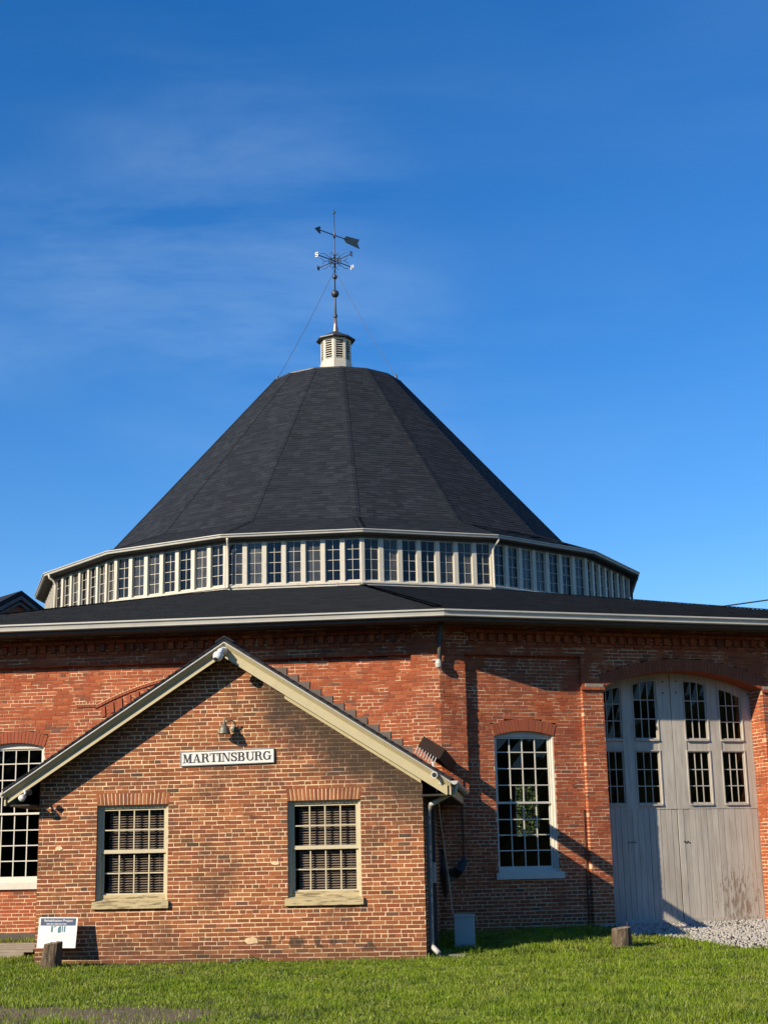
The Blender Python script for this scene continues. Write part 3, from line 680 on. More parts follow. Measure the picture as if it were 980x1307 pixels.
def gut_prof(Ro, zt, h=.135, w=.13):      # ogee gutter, Ro = outermost vertex radius
    return [(Ro-w, zt-h), (Ro-.045, zt-h), (Ro-.030, zt-h+.012), (Ro-.030, zt-h+.022), (Ro-.055, zt-h+.028), (Ro-.035, zt-.045), (Ro-.022, zt-.032), (Ro, zt-.028), (Ro, zt), (Ro-.015, zt), (Ro-.02, zt-.03), (Ro-w+.01, zt-.03), (Ro-w, zt)]
for k in range(-4, 4):
    sweep(k, gut_prof(RW+.93/COSH, 6.315), 'gutter', 'gutter', RH)
    sweep(k, [(RW+.78/COSH, 6.12), (RW+.795/COSH, 6.12), (RW+.795/COSH, 6.29), (RW+.78/COSH, 6.29)], 'fascia', 'soffit', RH)
    sweep(k, [(RW-.3, 6.18), (RW+.76/COSH, 6.13), (RW+.76/COSH, 6.16), (RW-.3, 6.22)], 'soffit', 'soffit', RH)
# clerestory
RC, ZC0, ZC1 = 11.32, 10.28, 11.93
for k in range(16):
    q = MB()
    for (r0, z0), (r1, z1) in (((RC-.12, ZC0-.1), (RC-.12, ZC0)),): pass
    sweep(k, [(RC-.25, ZC0-.12), (RC+.03, ZC0-.12), (RC+.03, ZC0+.10), (RC+.065, ZC0+.105), (RC+.065, ZC0+.15), (RC-.02, ZC0+.20), (RC-.25, ZC0+.20)], 'sill_board', 'white', RH)
    sweep(k, [(RC-.25, ZC1-.07), (RC-.02, ZC1-.07), (RC-.02, ZC1+.1), (RC-.25, ZC1+.1)], 'header_board', 'header', RH)  # white paint darkened here to carry the shade of the eave
    sweep(k, gut_prof(RC+.40/COSH+.03, 12.07, .11, .12), 'gutter', 'gutter', RH)
    sweep(k, [(RC-.2, ZC1+.02), (RC+.32, ZC1+.0), (RC+.32, ZC1+.03), (RC-.2, ZC1+.06)], 'soffit', 'soffit', RH)
CS = 2*RC*math.sin(R_(11.25)); NP = 7; pit = CS/NP
# canonical meshes built round the facet frame of k = 0, shared by every facet through rotation about the centre
F0 = facet(0, RC); org = Vector((CX, CY, 0))
def cl_window(i):
    b = MB(); a = pit*i+.072; c = pit*(i+1)-.072; z0, z1 = ZC0+.20, ZC1-.07; d = -.055; t = .020; m_ = .015
    b.box(F0, a, a+t, z0, z1, d-.03, d); b.box(F0, c-t, c, z0, z1, d-.03, d); b.box(F0, a+t, c-t, z0, z0+.04, d-.03, d-.001); b.box(F0, a+t, c-t, z1-.03, z1, d-.03, d-.001)
    b.box(F0, (a+c)/2-m_/2, (a+c)/2+m_/2, z0, z1, d-.03, d-.003)
    for j in (1, 2, 3): zz = z0+.02+(z1-z0-.03)*j/4; b.box(F0, a+t, c-t, zz-m_/2, zz+m_/2, d-.029, d-.004)
    g = MB(); g.poly([F0.P(a+.01, z0+.01, d-.02), F0.P(c-.01, z0+.01, d-.02), F0.P(c-.01, z1-.01, d-.02), F0.P(a+.01, z1-.01, d-.02)])
    return b.mesh('window', 'white', org), g.mesh('pane', 'glass2', org)
cw = [cl_window(i) for i in range(NP)]
cp = []
for i in range(NP+1):
    b = MB(); u_ = pit*i; a, c = (u_-.072, u_+.072)
    if i == 0: a = 0.
    if i == NP: c = CS
    b.box(F0, a, c, ZC0+.155, ZC1-.08, -.11, .03); b.box(F0, a, c, ZC0+.15, ZC0+.155+.12, .03, .036)
    cp.append(b.mesh('post', 'white', org))
def attach(name, me, parent, rz, base=org):
    o = bpy.data.objects.new(name, me); COL.objects.link(o); o.parent = parent
    return o
for k in range(16):
    rz = STEP*k
    for i in range(NP):
        o = attach('window', cw[i][0], RH, rz); o.location = org-Vector(RH['org']); o.rotation_euler.z = rz
        p = attach('pane', cw[i][1], o, 0)
    for i in range(NP+1):
        if i == 0: continue
        o = attach('post', cp[i], RH, rz); o.location = org-Vector(RH['org']); o.rotation_euler.z = rz
    o = attach('post', cp[0], RH, rz); o.location = org-Vector(RH['org']); o.rotation_euler.z = rz
# cone
cone = [(RC+.40/COSH, 12.04), (9.3, 13.0), (2.70, 20.58)]
cr = cone_plane(cone, 'cone_roof', 'shingle'); st = MB()
for k in range(16):
    for s_, ((r0, z0), (r1, z1)) in enumerate(zip(cone[:-1], cone[1:])): shingles(k, r0, z0+.003, r1, z1+.003, st, expo=.145, wmean=.32, seed=40+s_)
st.build('shingles', 'shingle', cr, kind='stuff')
hip = MB()
for k in range(16):
    for (r0, z0), (r1, z1) in zip(cone[:-1], cone[1:]): hipcaps(k, r0, z0+.01, r1, z1+.01, hip, w=.13)
hip.build('hip_caps', 'shingle', cr, kind='stuff')
cone_plane([(2.70, 20.58), (2.68, 20.62), (.6, 21.0)], 'cone_cap', 'shingle')
for k in range(16): sweep(k, [(2.64, 20.55), (2.74, 20.55), (2.74, 20.59), (2.64, 20.62)], 'cap_flashing', 'iron', RH)
# downspouts of the clerestory
def downspout(k, flip, parent=RH):
    F = facet(k, RC); u0 = .13 if not flip else -.02
    p = [F.P(u0, 11.96, .36), F.P(u0, 11.87, .33), F.P(u0-.02, 11.74, .16), F.P(u0-.03, 11.62, .10), F.P(u0-.03, 10.42, .10), F.P(u0-.03, 10.36, .16)]
    b = MB(); b.tube(p, .038, 8); b.build('downspout', 'white', parent, smooth=True)
downspout(-1, False); downspout(1, True)
F = facet(-3, RC); b = MB(); b.tube([F.P(.25, 11.97, .36), F.P(.25, 11.86, .34), F.P(.27, 11.78, .2), F.P(.28, 11.6, .1), F.P(.28, 10.6, .1)], .045, 8); b.build('downspout', 'white', RH, smooth=True)
F = facet(2, RC); b = MB(); b.tube([F.P(CS-.02, 11.97, .38), F.P(CS-.02, 11.8, .34), F.P(CS-.05, 11.45, .12), F.P(CS-.05, 10.6, .1)], .045, 8); b.build('downspout', 'soffit', RH, smooth=True)
# bracket pipe under the eave at the corner
b = MB(); b.tube([V0+Vector((0, 0, 6.14))+(FL.n+FR.n)*.20, V0+Vector((0, 0, 5.65))+(FL.n+FR.n)*.05, V0+Vector((0, 0, 5.42))+(FL.n+FR.n)*.04], [.055, .045, .04], 10); b.build('conduit', 'soffit', RH, smooth=True)
b = MB(); b.lathe(V0+Vector((-.03, 0, 5.28))+(FL.n+FR.n)*.06, [(.02, 0), (.06, .03), (.07, .1), (.055, .16), (.02, .19)], 12); b.box(FL, -.12, .02, 5.44, 5.47, 0, .12); b.build('insulator_bracket', 'gutter', RH, smooth=False)
# cupola
cup = MB(); CC = Vector((CX, CY, 0)); rot = AB+R_(22.5)
def octo(r, z, rot_=R_(-5.6-90)): return [CC + Vector((r*math.cos(rot_+math.pi/4*j), r*math.sin(rot_+math.pi/4*j), z)) for j in range(8)]
def octring(b, prof):
    rs = [octo(r, z) for r, z in prof]
    for a, c in zip(rs[:-1], rs[1:]):
        for j in range(8): b.poly([a[j], a[(j+1) % 8], c[(j+1) % 8], c[j]])
b = MB(); octring(b, [(.68, 20.9), (.68, 21.30), (.66, 21.34), (.66, 21.60), (.60, 21.63)]); cup = b.build('cupola', 'white', RH)
b = MB(); octring(b, [(.615, 22.56), (.615, 22.62), (.81, 22.60), (.81, 22.65), (.42, 22.84), (.16, 22.98), (.14, 23.0)]); b.poly(octo(.14, 23.0)); b.build('cupola_roof', 'iron', cup)
b = MB(); octring(b, [(.40, 21.6), (.40, 22.62)]); b.build('cupola_core', 'interior', cup)
o8 = octo(.61, 0)
for j in range(8):
    A, B = o8[j], o8[(j+1) % 8]; u = (B-A).normalized(); F = Frame(A, u, Vector((u.y, -u.x, 0))); w = (B-A).length
    b = MB(); b.box(F, -.01, .085, 21.62, 22.6, -.06, .012); b.box(F, w-.085, w+.01, 21.62, 22.6, -.061, .011); b.box(F, .085, w-.085, 22.5, 22.6, -.06, .008); b.box(F, .085, w-.085, 21.62, 21.7, -.06, .008); b.build('louvre_frame', 'white', cup)
    for i in range(8):
        z = 21.72+.098*i; q = MB(); q.hexa([F.P(.085, z, .005), F.P(w-.085, z, .005), F.P(w-.085, z+.06, -.09), F.P(.085, z+.06, -.09), F.P(.085, z+.018, .005), F.P(w-.085, z+.018, .005), F.P(w-.085, z+.078, -.09), F.P(.085, z+.078, -.09)]); q.build('louvre_slat', 'white', cup)
b = MB(); F = Frame(octo(.68, 0)[5], (octo(.68, 0)[6]-octo(.68, 0)[5]), (0, -1, 0))

# weathervane -----------------------------------------------------------------
WV = thing('weathervane', (CX, CY, 22.98), 'tall dark weathervane with arrow and compass arms on top of the cupola', 'weathervane')
b = MB(); b.lathe(CC, [(.13, 22.98), (.12, 23.05), (.075, 23.3), (.055, 23.62)], 12); b.build('copper_finial', 'copper', WV, smooth=True)
b = MB(); b.lathe(CC, [(.05, 23.6), (.085, 23.66), (.085, 23.74), (.05, 23.80), (.038, 24.5), (.035, 24.6)], 10); b.lathe(CC, [(.028, 24.6), (.026, 26.2), (.02, 27.3), (.016, 28.25)], 8); b.build('mast', 'iron', WV, smooth=True)
def ball(b, c, r, n=12): b.lathe(c, [(r*math.sin(math.pi*i/8), -r*math.cos(math.pi*i/8)) for i in range(9)], n)
b = MB(); ball(b, CC+Vector((0, 0, 24.68)), .165); b.build('ball', 'iron', WV, smooth=True)
b = MB(); ball(b, CC+Vector((0, 0, 25.42)), .105); b.build('ball', 'iron', WV, smooth=True)
b = MB(); b.lathe(CC, [(.01, 28.2), (.055, 28.28), (.05, 28.33), (.0, 28.42)], 8); b.build('tip', 'iron', WV, smooth=True)
ZC = 26.13
dirs = [Vector((math.cos(a), math.sin(a), 0)) for a in (R_(45), R_(135), R_(225), R_(315))]
for j, d in enumerate(dirs):
    b = MB(); b.tube([CC+Vector((0, 0, ZC)), CC+Vector((0, 0, ZC))+d*.93], .024, 6); b.build('compass_arm', 'iron', WV)
    s = Vector((-d.y, d.x, 0))
    b = MB()
    for sg in (1, -1):
        c0 = CC+Vector((0, 0, ZC))+d*.2; b.tube([c0+Vector((0, 0, sg*(.02+.15*math.sin(t*.7))))+d*(.17*t-.05*math.cos(t*2)) for t in np.linspace(0, 3.6, 12)], .011, 5)
        c1 = CC+Vector((0, 0, ZC+sg*.2))+d*.16; b.tube([c1+d*.12*math.cos(t)+Vector((0, 0, .12*math.sin(t))) for t in np.linspace(0, 5.2, 14)], .011, 5)
    b.tube([CC+Vector((0, 0, ZC))+d*.35, CC+Vector((0, 0, ZC))+dirs[(j+1) % 4]*.35], .011, 5)
    b.build('scrollwork', 'iron', WV)
# compass letters
def letter_plate(ch, P, u):
    F = Frame(P, u, Vector((u.y, -u.x, 0))); F.p = Vector(P); b = MB(); h, w, t = .20, .15, .036
    B = lambda *a: b.box(F, *a)
    if ch == 'N': B(-w/2, -w/2+t, -h/2, h/2, -.01, .01); B(w/2-t, w/2, -h/2, h/2, -.01, .01); b.prism(F, [(-w/2, h/2), (w/2-t, -h/2), (w/2, -h/2), (-w/2+t, h/2)], -.009, .009)
    if ch == 'E':
        B(-w/2, -w/2+t, -h/2, h/2, -.01, .01)
        for z in (-h/2, -t/2, h/2-t): B(-w/2+t, w/2, z, z+t, -.009, .009)
    if ch == 'S':
        for z in (-h/2, -t/2, h/2-t): B(-w/2, w/2, z, z+t, -.01, .01)
        B(-w/2, -w/2+t, t/2, h/2-t, -.009, .009); B(w/2-t, w/2, -h/2+t, -t/2, -.009, .009)
    if ch == 'W': b.prism(F, [(-w/2, h/2), (-w/4-.02, -h/2), (-w/4+.02, -h/2), (-w/2+t, h/2)], -.01, .01); b.prism(F, [(w/2-t, h/2), (w/4-.02, -h/2), (w/4+.02, -h/2), (w/2, h/2)], -.01, .01); b.prism(F, [(-w/4-.02, -h/2), (-w/4+.02, -h/2), (.02, h/4), (-.02, h/4)], -.009, .009); b.prism(F, [(w/4-.02, -h/2), (w/4+.02, -h/2), (.02, h/4), (-.02, h/4)], -.008, .008)
    b.build('compass_letter', 'drip' if ch in 'SN' else 'iron', WV)
for ch, d in zip('NWSE', dirs): letter_plate(ch, CC+Vector((0, 0, ZC))+d*1.0, Vector((-d.y, d.x, 0)) if ch in 'WE' else Vector((.8, -.6, 0)))
# arrow: tip towards the near left
ad = Vector((-.72, -.69, 0)).normalized(); AP = CC+Vector((0, 0, 27.28)); F = Frame(AP, ad, Vector((ad.y, -ad.x, 0))); F.p = AP
b = MB(); b.tube([AP-ad*.75, AP+ad*.86], .024, 6); b.lathe(AP, [(.045, -.12), (.05, 0), (.03, .14)], 8); b.build('arrow_shaft', 'iron', WV)
b = MB(); b.prism(F, [(.80, 0), (.76, -.15), (.84, -.15), (1.08, 0), (.84, .15), (.76, .15)], -.012, .012); b.build('arrow_head', 'iron', WV)
b = MB(); b.prism(F, [(-.52, 0), (-.66, -.15), (-1.42, -.21), (-1.30, 0), (-1.42, .21), (-.66, .15)], -.012, .012); b.build('arrow_tail', 'verdigris', WV)
for i, (x, zt) in enumerate(((-2.30, 20.66), (2.42, 20.64))):
    b = MB(); A = CC+Vector((0, -.02, 25.75)); B = Vector((CX+x, CY-1.15, zt)); b.tube([A.lerp(B, t)-Vector((0, 0, .12*math.sin(math.pi*t))) for t in np.linspace(0, 1, 8)], .0095, 5)
    b.lathe(B, [(.05, -.05), (.05, .03), (.02, .12)], 8)
    tag(b.build('guy_wire', 'iron', None, loc=B), 'thin wire stay running from the weathervane mast to the %s edge of the cone top' % ('left', 'right')[i], 'wire', 'wire stays of the weathervane')

# ================================================================== ANNEX
AU0, AU1, AD = -6.72, -.12, 3.50
AX = thing('brick_annex', tuple(FL.P(-3.42, .09, AD)), 'small gabled brown brick annex with two windows in front of the roundhouse', 'building')
RU, RZ, SL, HW = -3.42, 5.42, .645, 3.80          # ridge u, ridge z, slope, half width
roofz = lambda u: RZ - SL*abs(u-RU)
WA = [(-5.70, -4.46, 1.09, 2.68), (-2.41, -1.17, 1.09, 2.68)]
bricks = []; core = MB()
holes = [(lambda w: (lambda z: (w[0], w[1]) if w[2]-.035 <= z <= w[3]+.205 else None))(w) for w in WA]
lim = lambda z: None if z > RZ-.25 else ((RU-(RZ-.18-z)/SL, RU+(RZ-.18-z)/SL))
lay(FL, AU0, AU1, -.07, RZ-.2, AD, .3, bricks, core, holes=holes, limit=lim, seed=21, header_every=6)
FAr = Frame(FL.P(AU1, 0, AD), -FL.n, FL.u); lay(FAr, .115, AD-.02, -.07, 3.1, 0, .25, bricks, core, seed=22, bd=.10)
FAl = Frame(FL.P(AU0, 0, AD), -FL.n, -FL.u); lay(FAl, .115, AD-.02, -.07, 3.1, 0, .25, bricks, core, seed=23, bd=.10)
emit_bricks(bricks, AX, 'brick_annex', 300, None, skip=lambda b: b[0] is not FL)
core.build('mortar', 'mortar_annex', AX)
for w in WA: soldier(FL, AX, w[0]-.005, w[1]+.005, w[3], .205, AD-.28, AD, 'brick_annex', 'mortar_annex')
q = MB(); q.box(FL, AU0+.3, AU1-.3, .05, .12, .1, AD-.3); q.build('floor', 'floor', AX)
# a few loose patches of old mortar on the wall
for (u_, z_, r) in ((-3.02, .42, .085), (-6.35, 1.98, .05), (-2.62, 1.66, .05)):
    q = MB(); n = 9; q.prism(FL, [(u_+r*1.5*math.cos(2*math.pi*i/n)*random.uniform(.7, 1.1), z_+r*.8*math.sin(2*math.pi*i/n)*random.uniform(.7, 1.1)) for i in range(n)], AD-.02, AD+.006); q.build('mortar_patch', 'mortar_annex', AX)
# windows
for wi, (u0, u1, z0, z1) in enumerate(WA):
    F = FL; d1 = AD-.075; fr = MB(); t = .052
    fr.box(F, u0, u0+t, z0, z1, d1-.14, d1); fr.box(F, u1-t, u1, z0, z1, d1-.14, d1); fr.box(F, u0+t, u1-t, z1-t, z1, d1-.14, d1-.001)
    fr.box(F, u0, u0+.02, z0, z1, d1, d1+.03); fr.box(F, u1-.02, u1, z0, z1, d1, d1+.03); fr.box(F, u0+.02, u1-.02, z1-.02, z1, d1, d1+.029)
    w = fr.build('window', 'sash', AX)
    q = MB(); q.hexa([F.P(u0-.045, z0-.125, AD+.06), F.P(u1+.03, z0-.125, AD+.06), F.P(u1+.03, z0-.125, AD+.006), F.P(u0-.045, z0-.125, AD+.006), F.P(u0-.045, z0-.018, AD+.055), F.P(u1+.03, z0-.015, AD+.055), F.P(u1+.03, z0-.006, AD+.006), F.P(u0-.045, z0-.006, AD+.006)]); q.hexa([F.P(u0, z0-.12, AD+.005), F.P(u1, z0-.12, AD+.005), F.P(u1, z0-.12, AD-.2), F.P(u0, z0-.12, AD-.2), F.P(u0, z0-.006, AD+.005), F.P(u1, z0-.006, AD+.005), F.P(u1, z0+.04, AD-.2), F.P(u0, z0+.04, AD-.2)]); q.build('sill', 'sill', w)
    q = MB(); q.box(F, u0+t, u1-t, z0-.01, z0+.10, d1-.12, d1-.035); q.build('bottom_rail', 'sill', w)
    mid = 1.90
    sash(F, w, u0+t, u1-t, mid-.025, z1-t, d1-.03, 4, 2, 'sash', rail=.045, bot=.062, top=.035, mw=.020, glass='glass_a')
    sash(F, w, u0+t, u1-t, z0+.10, mid+.01, d1-.07, 4, 2, 'sash', rail=.05, bot=.025, top=.03, mw=.020, glass='glass_a')
    # venetian blind behind the glass
    zz = z0+.12; tilt = .010 if wi else .008
    sm = None
    while zz < z1-.1:
        a = u0+.16; c = u1-.085; q = MB(); dd = AD-.235
        q.poly([F.P(a, zz-tilt, dd+.018), F.P(c, zz-tilt, dd+.018), F.P(c, zz+tilt, dd-.018), F.P(a, zz+tilt, dd-.018)], random.random())
        q.poly([F.P(a, zz-tilt-.003, dd+.018), F.P(c, zz-tilt-.003, dd+.018), F.P(c, zz-tilt, dd+.018), F.P(a, zz-tilt, dd+.018)])
        q.build('blind_slat', 'blind', w); zz += .0415
    q = MB()
    for cx_ in (u0+.22, (u0+u1)/2+.02, u1-.2): q.box(F, cx_-.004, cx_+.004, z0+.1, z1-.08, AD-.25, AD-.246)
    q.build('blind_cord', 'gutter', w)
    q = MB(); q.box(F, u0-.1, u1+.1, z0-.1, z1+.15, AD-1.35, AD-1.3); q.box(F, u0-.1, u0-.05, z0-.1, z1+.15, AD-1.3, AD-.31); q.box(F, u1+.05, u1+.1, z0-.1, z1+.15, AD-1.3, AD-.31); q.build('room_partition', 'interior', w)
# roof
rf = MB(); T = .12; D0, D1 = -.16, 3.90
for sg in (-1, 1):
    e = RU+sg*HW
    rf.hexa([FL.P(RU, RZ-T, D1-.01), FL.P(e, roofz(e)-T, D1-.01), FL.P(e, roofz(e)-T, D0), FL.P(RU, RZ-T, D0), FL.P(RU, RZ, D1), FL.P(e, roofz(e), D1), FL.P(e, roofz(e), D0), FL.P(RU, RZ, D0)])
roof = rf.build('roof', 'darkwood', AX)
st = MB(); rr = random.Random(3)
for sg in (-1, 1):
    n = 32; n_ = Vector((0, 0, 1))+FL.u*sg*SL; n_.normalize()
    for j in range(n):
        ua = RU+sg*HW*(1.005-j/n); ub = RU+sg*HW*(1-(j+1.15)/n); d = D0-rr.random()*.3
        if sg*(ub-RU) < 0: ub = RU
        while d < D1+.02:
            dn = min(D1+.02, d+rr.uniform(.2, .4)); a = max(d, D0); t = rr.random(); lf = n_*(.014+rr.choice((0, .006)))
            if dn > a:
                P = lambda u, dd, l: FL.P(u, roofz(u), dd)+l
                qd = [P(ua, a, lf), P(ua, dn, lf), P(ub, dn, n_*.004), P(ub, a, n_*.004)]
                if sg > 0: qd.reverse()
                st.poly(qd, t); st.poly([P(ua, a, lf*0), P(ua, dn, lf*0), P(ua, dn, lf), P(ua, a, lf)], t); st.poly([P(ua, dn, lf*0-n_*.02), P(ub, dn, -n_*.02), P(ub, dn, n_*.004), P(ua, dn, lf)], t)
            d = dn
st.build('shingles', 'shingle', roof, kind='stuff')
# ridge cap
b = MB(); b.prism(FL, [(RU-.16, RZ-.07), (RU, RZ+.02), (RU+.16, RZ-.07), (RU+.16, RZ-.04), (RU, RZ+.055), (RU-.16, RZ-.04)], D0, D1+.03); b.build('ridge_cap', 'shingle', roof)
def rake_strip(sg, a, c, d0, d1, name, m, us=None, ue=None, cz=0., top=0.):  # a,c perpendicular offsets below the roof top
    k = math.sqrt(1+SL*SL); s0 = RU if us is None else us; e = (RU+sg*HW) if ue is None else ue
    b = MB(); pts = [(s0, roofz(s0)-a*k), (e, roofz(e)-a*k), (e, roofz(e)-c*k), (s0, roofz(s0)-c*k)]
    if sg > 0: pts.reverse()
    b.prism(FL, pts, d0, d1); return b.build(name, m, AX)
for sg in (-1, 1):
    rake_strip(sg, .045, .064, D1-.01, D1+.045, 'drip_edge', 'drip')
    # crown moulding: an angled face turned down and outward
    k = math.sqrt(1+SL*SL); b = MB(); e = RU+sg*HW; s0 = RU
    def PP(u, off, d): return FL.P(u, roofz(u)-off*k, d)
    b.hexa([PP(s0, .128, D1-.035), PP(e, .128, D1-.035), PP(e, .128, D1-.10), PP(s0, .128, D1-.10), PP(s0, .066, D1+.035), PP(e, .066, D1+.035), PP(e, .075, D1-.10), PP(s0, .075, D1-.10)]); b.build('crown_moulding', 'cream', AX)
    rake_strip(sg, .12, .255 if sg > 0 else .215, D1-.09, D1-.055, 'rake_board', 'cream', ue=RU+sg*(HW-.06))
    rake_strip(sg, .25 if sg > 0 else .212, .272 if sg > 0 else .222, D1-.10, D1-.05, 'rake_bead', 'cream', ue=RU+sg*(HW-.07))
    # soffit
    b = MB(); e = RU+sg*(HW-.1); b.hexa([PP(s0, .16, D1-.06), PP(e, .16, D1-.06), PP(e, .16, AD), PP(s0, .16, AD), PP(s0, .14, D1-.06), PP(e, .14, D1-.06), PP(e, .14, AD), PP(s0, .14, AD)]); b.build('soffit', 'darkwood', AX)
rake_strip(1, .165, .325, AD+.004, AD+.03, 'frieze_board', 'cream', us=-2.45, ue=-.14)
# side eave soffits
for sg in (-1, 1):
    e = RU+sg*HW; wi = AU1 if sg > 0 else AU0
    b = MB(); b.box(FL, min(e-sg*.03, wi), max(e-sg*.03, wi), roofz(e)-.28, roofz(e)-.25, 0, D1-.1); b.build('eave_soffit', 'darkwood', AX)
    b = MB(); b.box(FL, min(e, e-sg*.03), max(e, e-sg*.03), roofz(e)-.27, roofz(e)-.06, 0, D1-.04); b.build('fascia', 'cream', AX)
    # half round gutter
    b = MB(); c0 = e+sg*.06; zc = roofz(e)-.05; n = 8
    arcp = [(c0+.062*math.cos(math.pi+math.pi*i/n), zc+.062*math.sin(math.pi+math.pi*i/n)) for i in range(n+1)]; inner = [(c0+.055*math.cos(math.pi+math.pi*i/n), zc+.055*math.sin(math.pi+math.pi*i/n)) for i in reversed(range(n+1))]
    b.prism(FL, arcp+inner, .1, D1+.04); b.prism(FL, arcp, D1+.04, D1+.05); b.build('gutter', 'gutter', AX)
# downspout at the right corner
b = MB(); e = RU+HW+.06
b.tube([FL.P(e, 2.93, 3.66), FL.P(e, 2.80, 3.66), FL.P(e-.02, 2.76, 3.66), FL.P(e-.40, 2.58, 3.42), FL.P(e-.44, 2.56, 3.39)], .042, 10); b.build('downspout_elbow', 'gutter', AX, smooth=True)
b = MB(); b.tube([FL.P(e-.43, 2.565, 3.395), FL.P(e-.475, 2.45, 3.36), FL.P(e-.48, .34, 3.36), FL.P(e-.47, .26, 3.38)], .041, 10); b.build('downspout', 'pipe', AX, smooth=True)  # darker colour than the elbow stands in for shade at the corner
b = MB(); b.tube([FL.P(e-.472, .27, 3.378), FL.P(e-.36, .17, 3.50)], .044, 10); b.build('downspout_shoe', 'gutter', AX, smooth=True)
box1(FL, 'rear_downspout', 'iron', AX, AU1+.05, AU1+.13, .2, 2.7, 2.6, 2.68)
# brown guard boards on brackets along the right eave
b = MB(); c = Vector((FL.u.x, FL.u.y, 0)); nn = (Vector((0, 0, 1))+FL.u*SL).normalized(); sd = (FL.u-Vector((0, 0, 1))*SL).normalized()
g0 = FL.P(-.255, roofz(-.255)+.05, 0)
def gp(s_, h, d): return g0 + sd*s_ + nn*h + FL.n*d
b.hexa([gp(0, .13, 3.45), gp(.42, .13, 3.45), gp(.42, .13, .02), gp(0, .13, .02), gp(0, .33, 3.45), gp(.42, .33, 3.45), gp(.42, .33, .02), gp(0, .33, .02)])
gd = b.build('roof_guard', 'brown', AX)
for i in range(8):
    s_ = .01+.052*i; b = MB()
    for dd in (3.44,): b.hexa([gp(s_, 0, dd+.01), gp(s_+.018, 0, dd+.01), gp(s_+.018, 0, dd-.01), gp(s_, 0, dd-.01), gp(s_-.02, .13, dd+.01), gp(s_-.002, .13, dd+.01), gp(s_-.002, .13, dd-.01), gp(s_-.02, .13, dd-.01)])
    b.build('guard_bracket', 'drip', gd)
# stepped flashing where the roof meets the roundhouse
u_ = -3.25
while u_ < -.72:
    z = roofz(u_+.2); d_ = -.108 if u_ < -.72 else .004
    b = MB(); b.box(FL, u_, u_+.235, z-.25, z+.245, d_, d_+.014+.003*random.random()); b.build('step_flashing', 'flash', AX); u_ += .225

# ------------------------------------------------------------------ things on the annex
def fontless(F, glyphs, x0, z0, H, sp, d, parent, m):
    x = x0
    for ch in glyphs:
        w, strokes = GL[ch]
        b = MB()
        for j, st_ in enumerate(strokes):
            dd = d+.0030+.0004*j
            if st_[0] == 'q': b.prism(F, [(x+px*H, z0+pz*H) for px, pz in st_[1]], d, dd)
            else:
                _, pts_, ws = st_; P_ = [Vector((x+a*H, z0+c_*H)) for a, c_ in pts_]; L_ = []; R2 = []
                for i, p in enumerate(P_):
                    t = (P_[min(i+1, len(P_)-1)]-P_[max(i-1, 0)]).normalized(); nrm = Vector((-t.y, t.x)); wd = ws[i]*H/2; L_.append(p+nrm*wd); R2.append(p-nrm*wd)
                for i in range(len(P_)-1): b.prism(F, [tuple(R2[i]), tuple(R2[i+1]), tuple(L_[i+1]), tuple(L_[i])], d, dd+.0002*(i % 2))
        b.build('letter', m, parent); x += (w+sp)*H
r4 = lambda a, c, e, f: ('q', [(a, c), (e, c), (e, f), (a, f)])
def arcs(cx, cz, rx, rz, a0, a1, w0, w1, n=12):
    pts = []; ws = []
    for i in range(n+1):
        a = R_(a0+(a1-a0)*i/n); pts.append((cx+rx*math.cos(a), cz+rz*math.sin(a))); ws.append(w0+(w1-w0)*abs(math.cos(a)))
    return ('s', pts, ws)
tk, tn = .215, .085
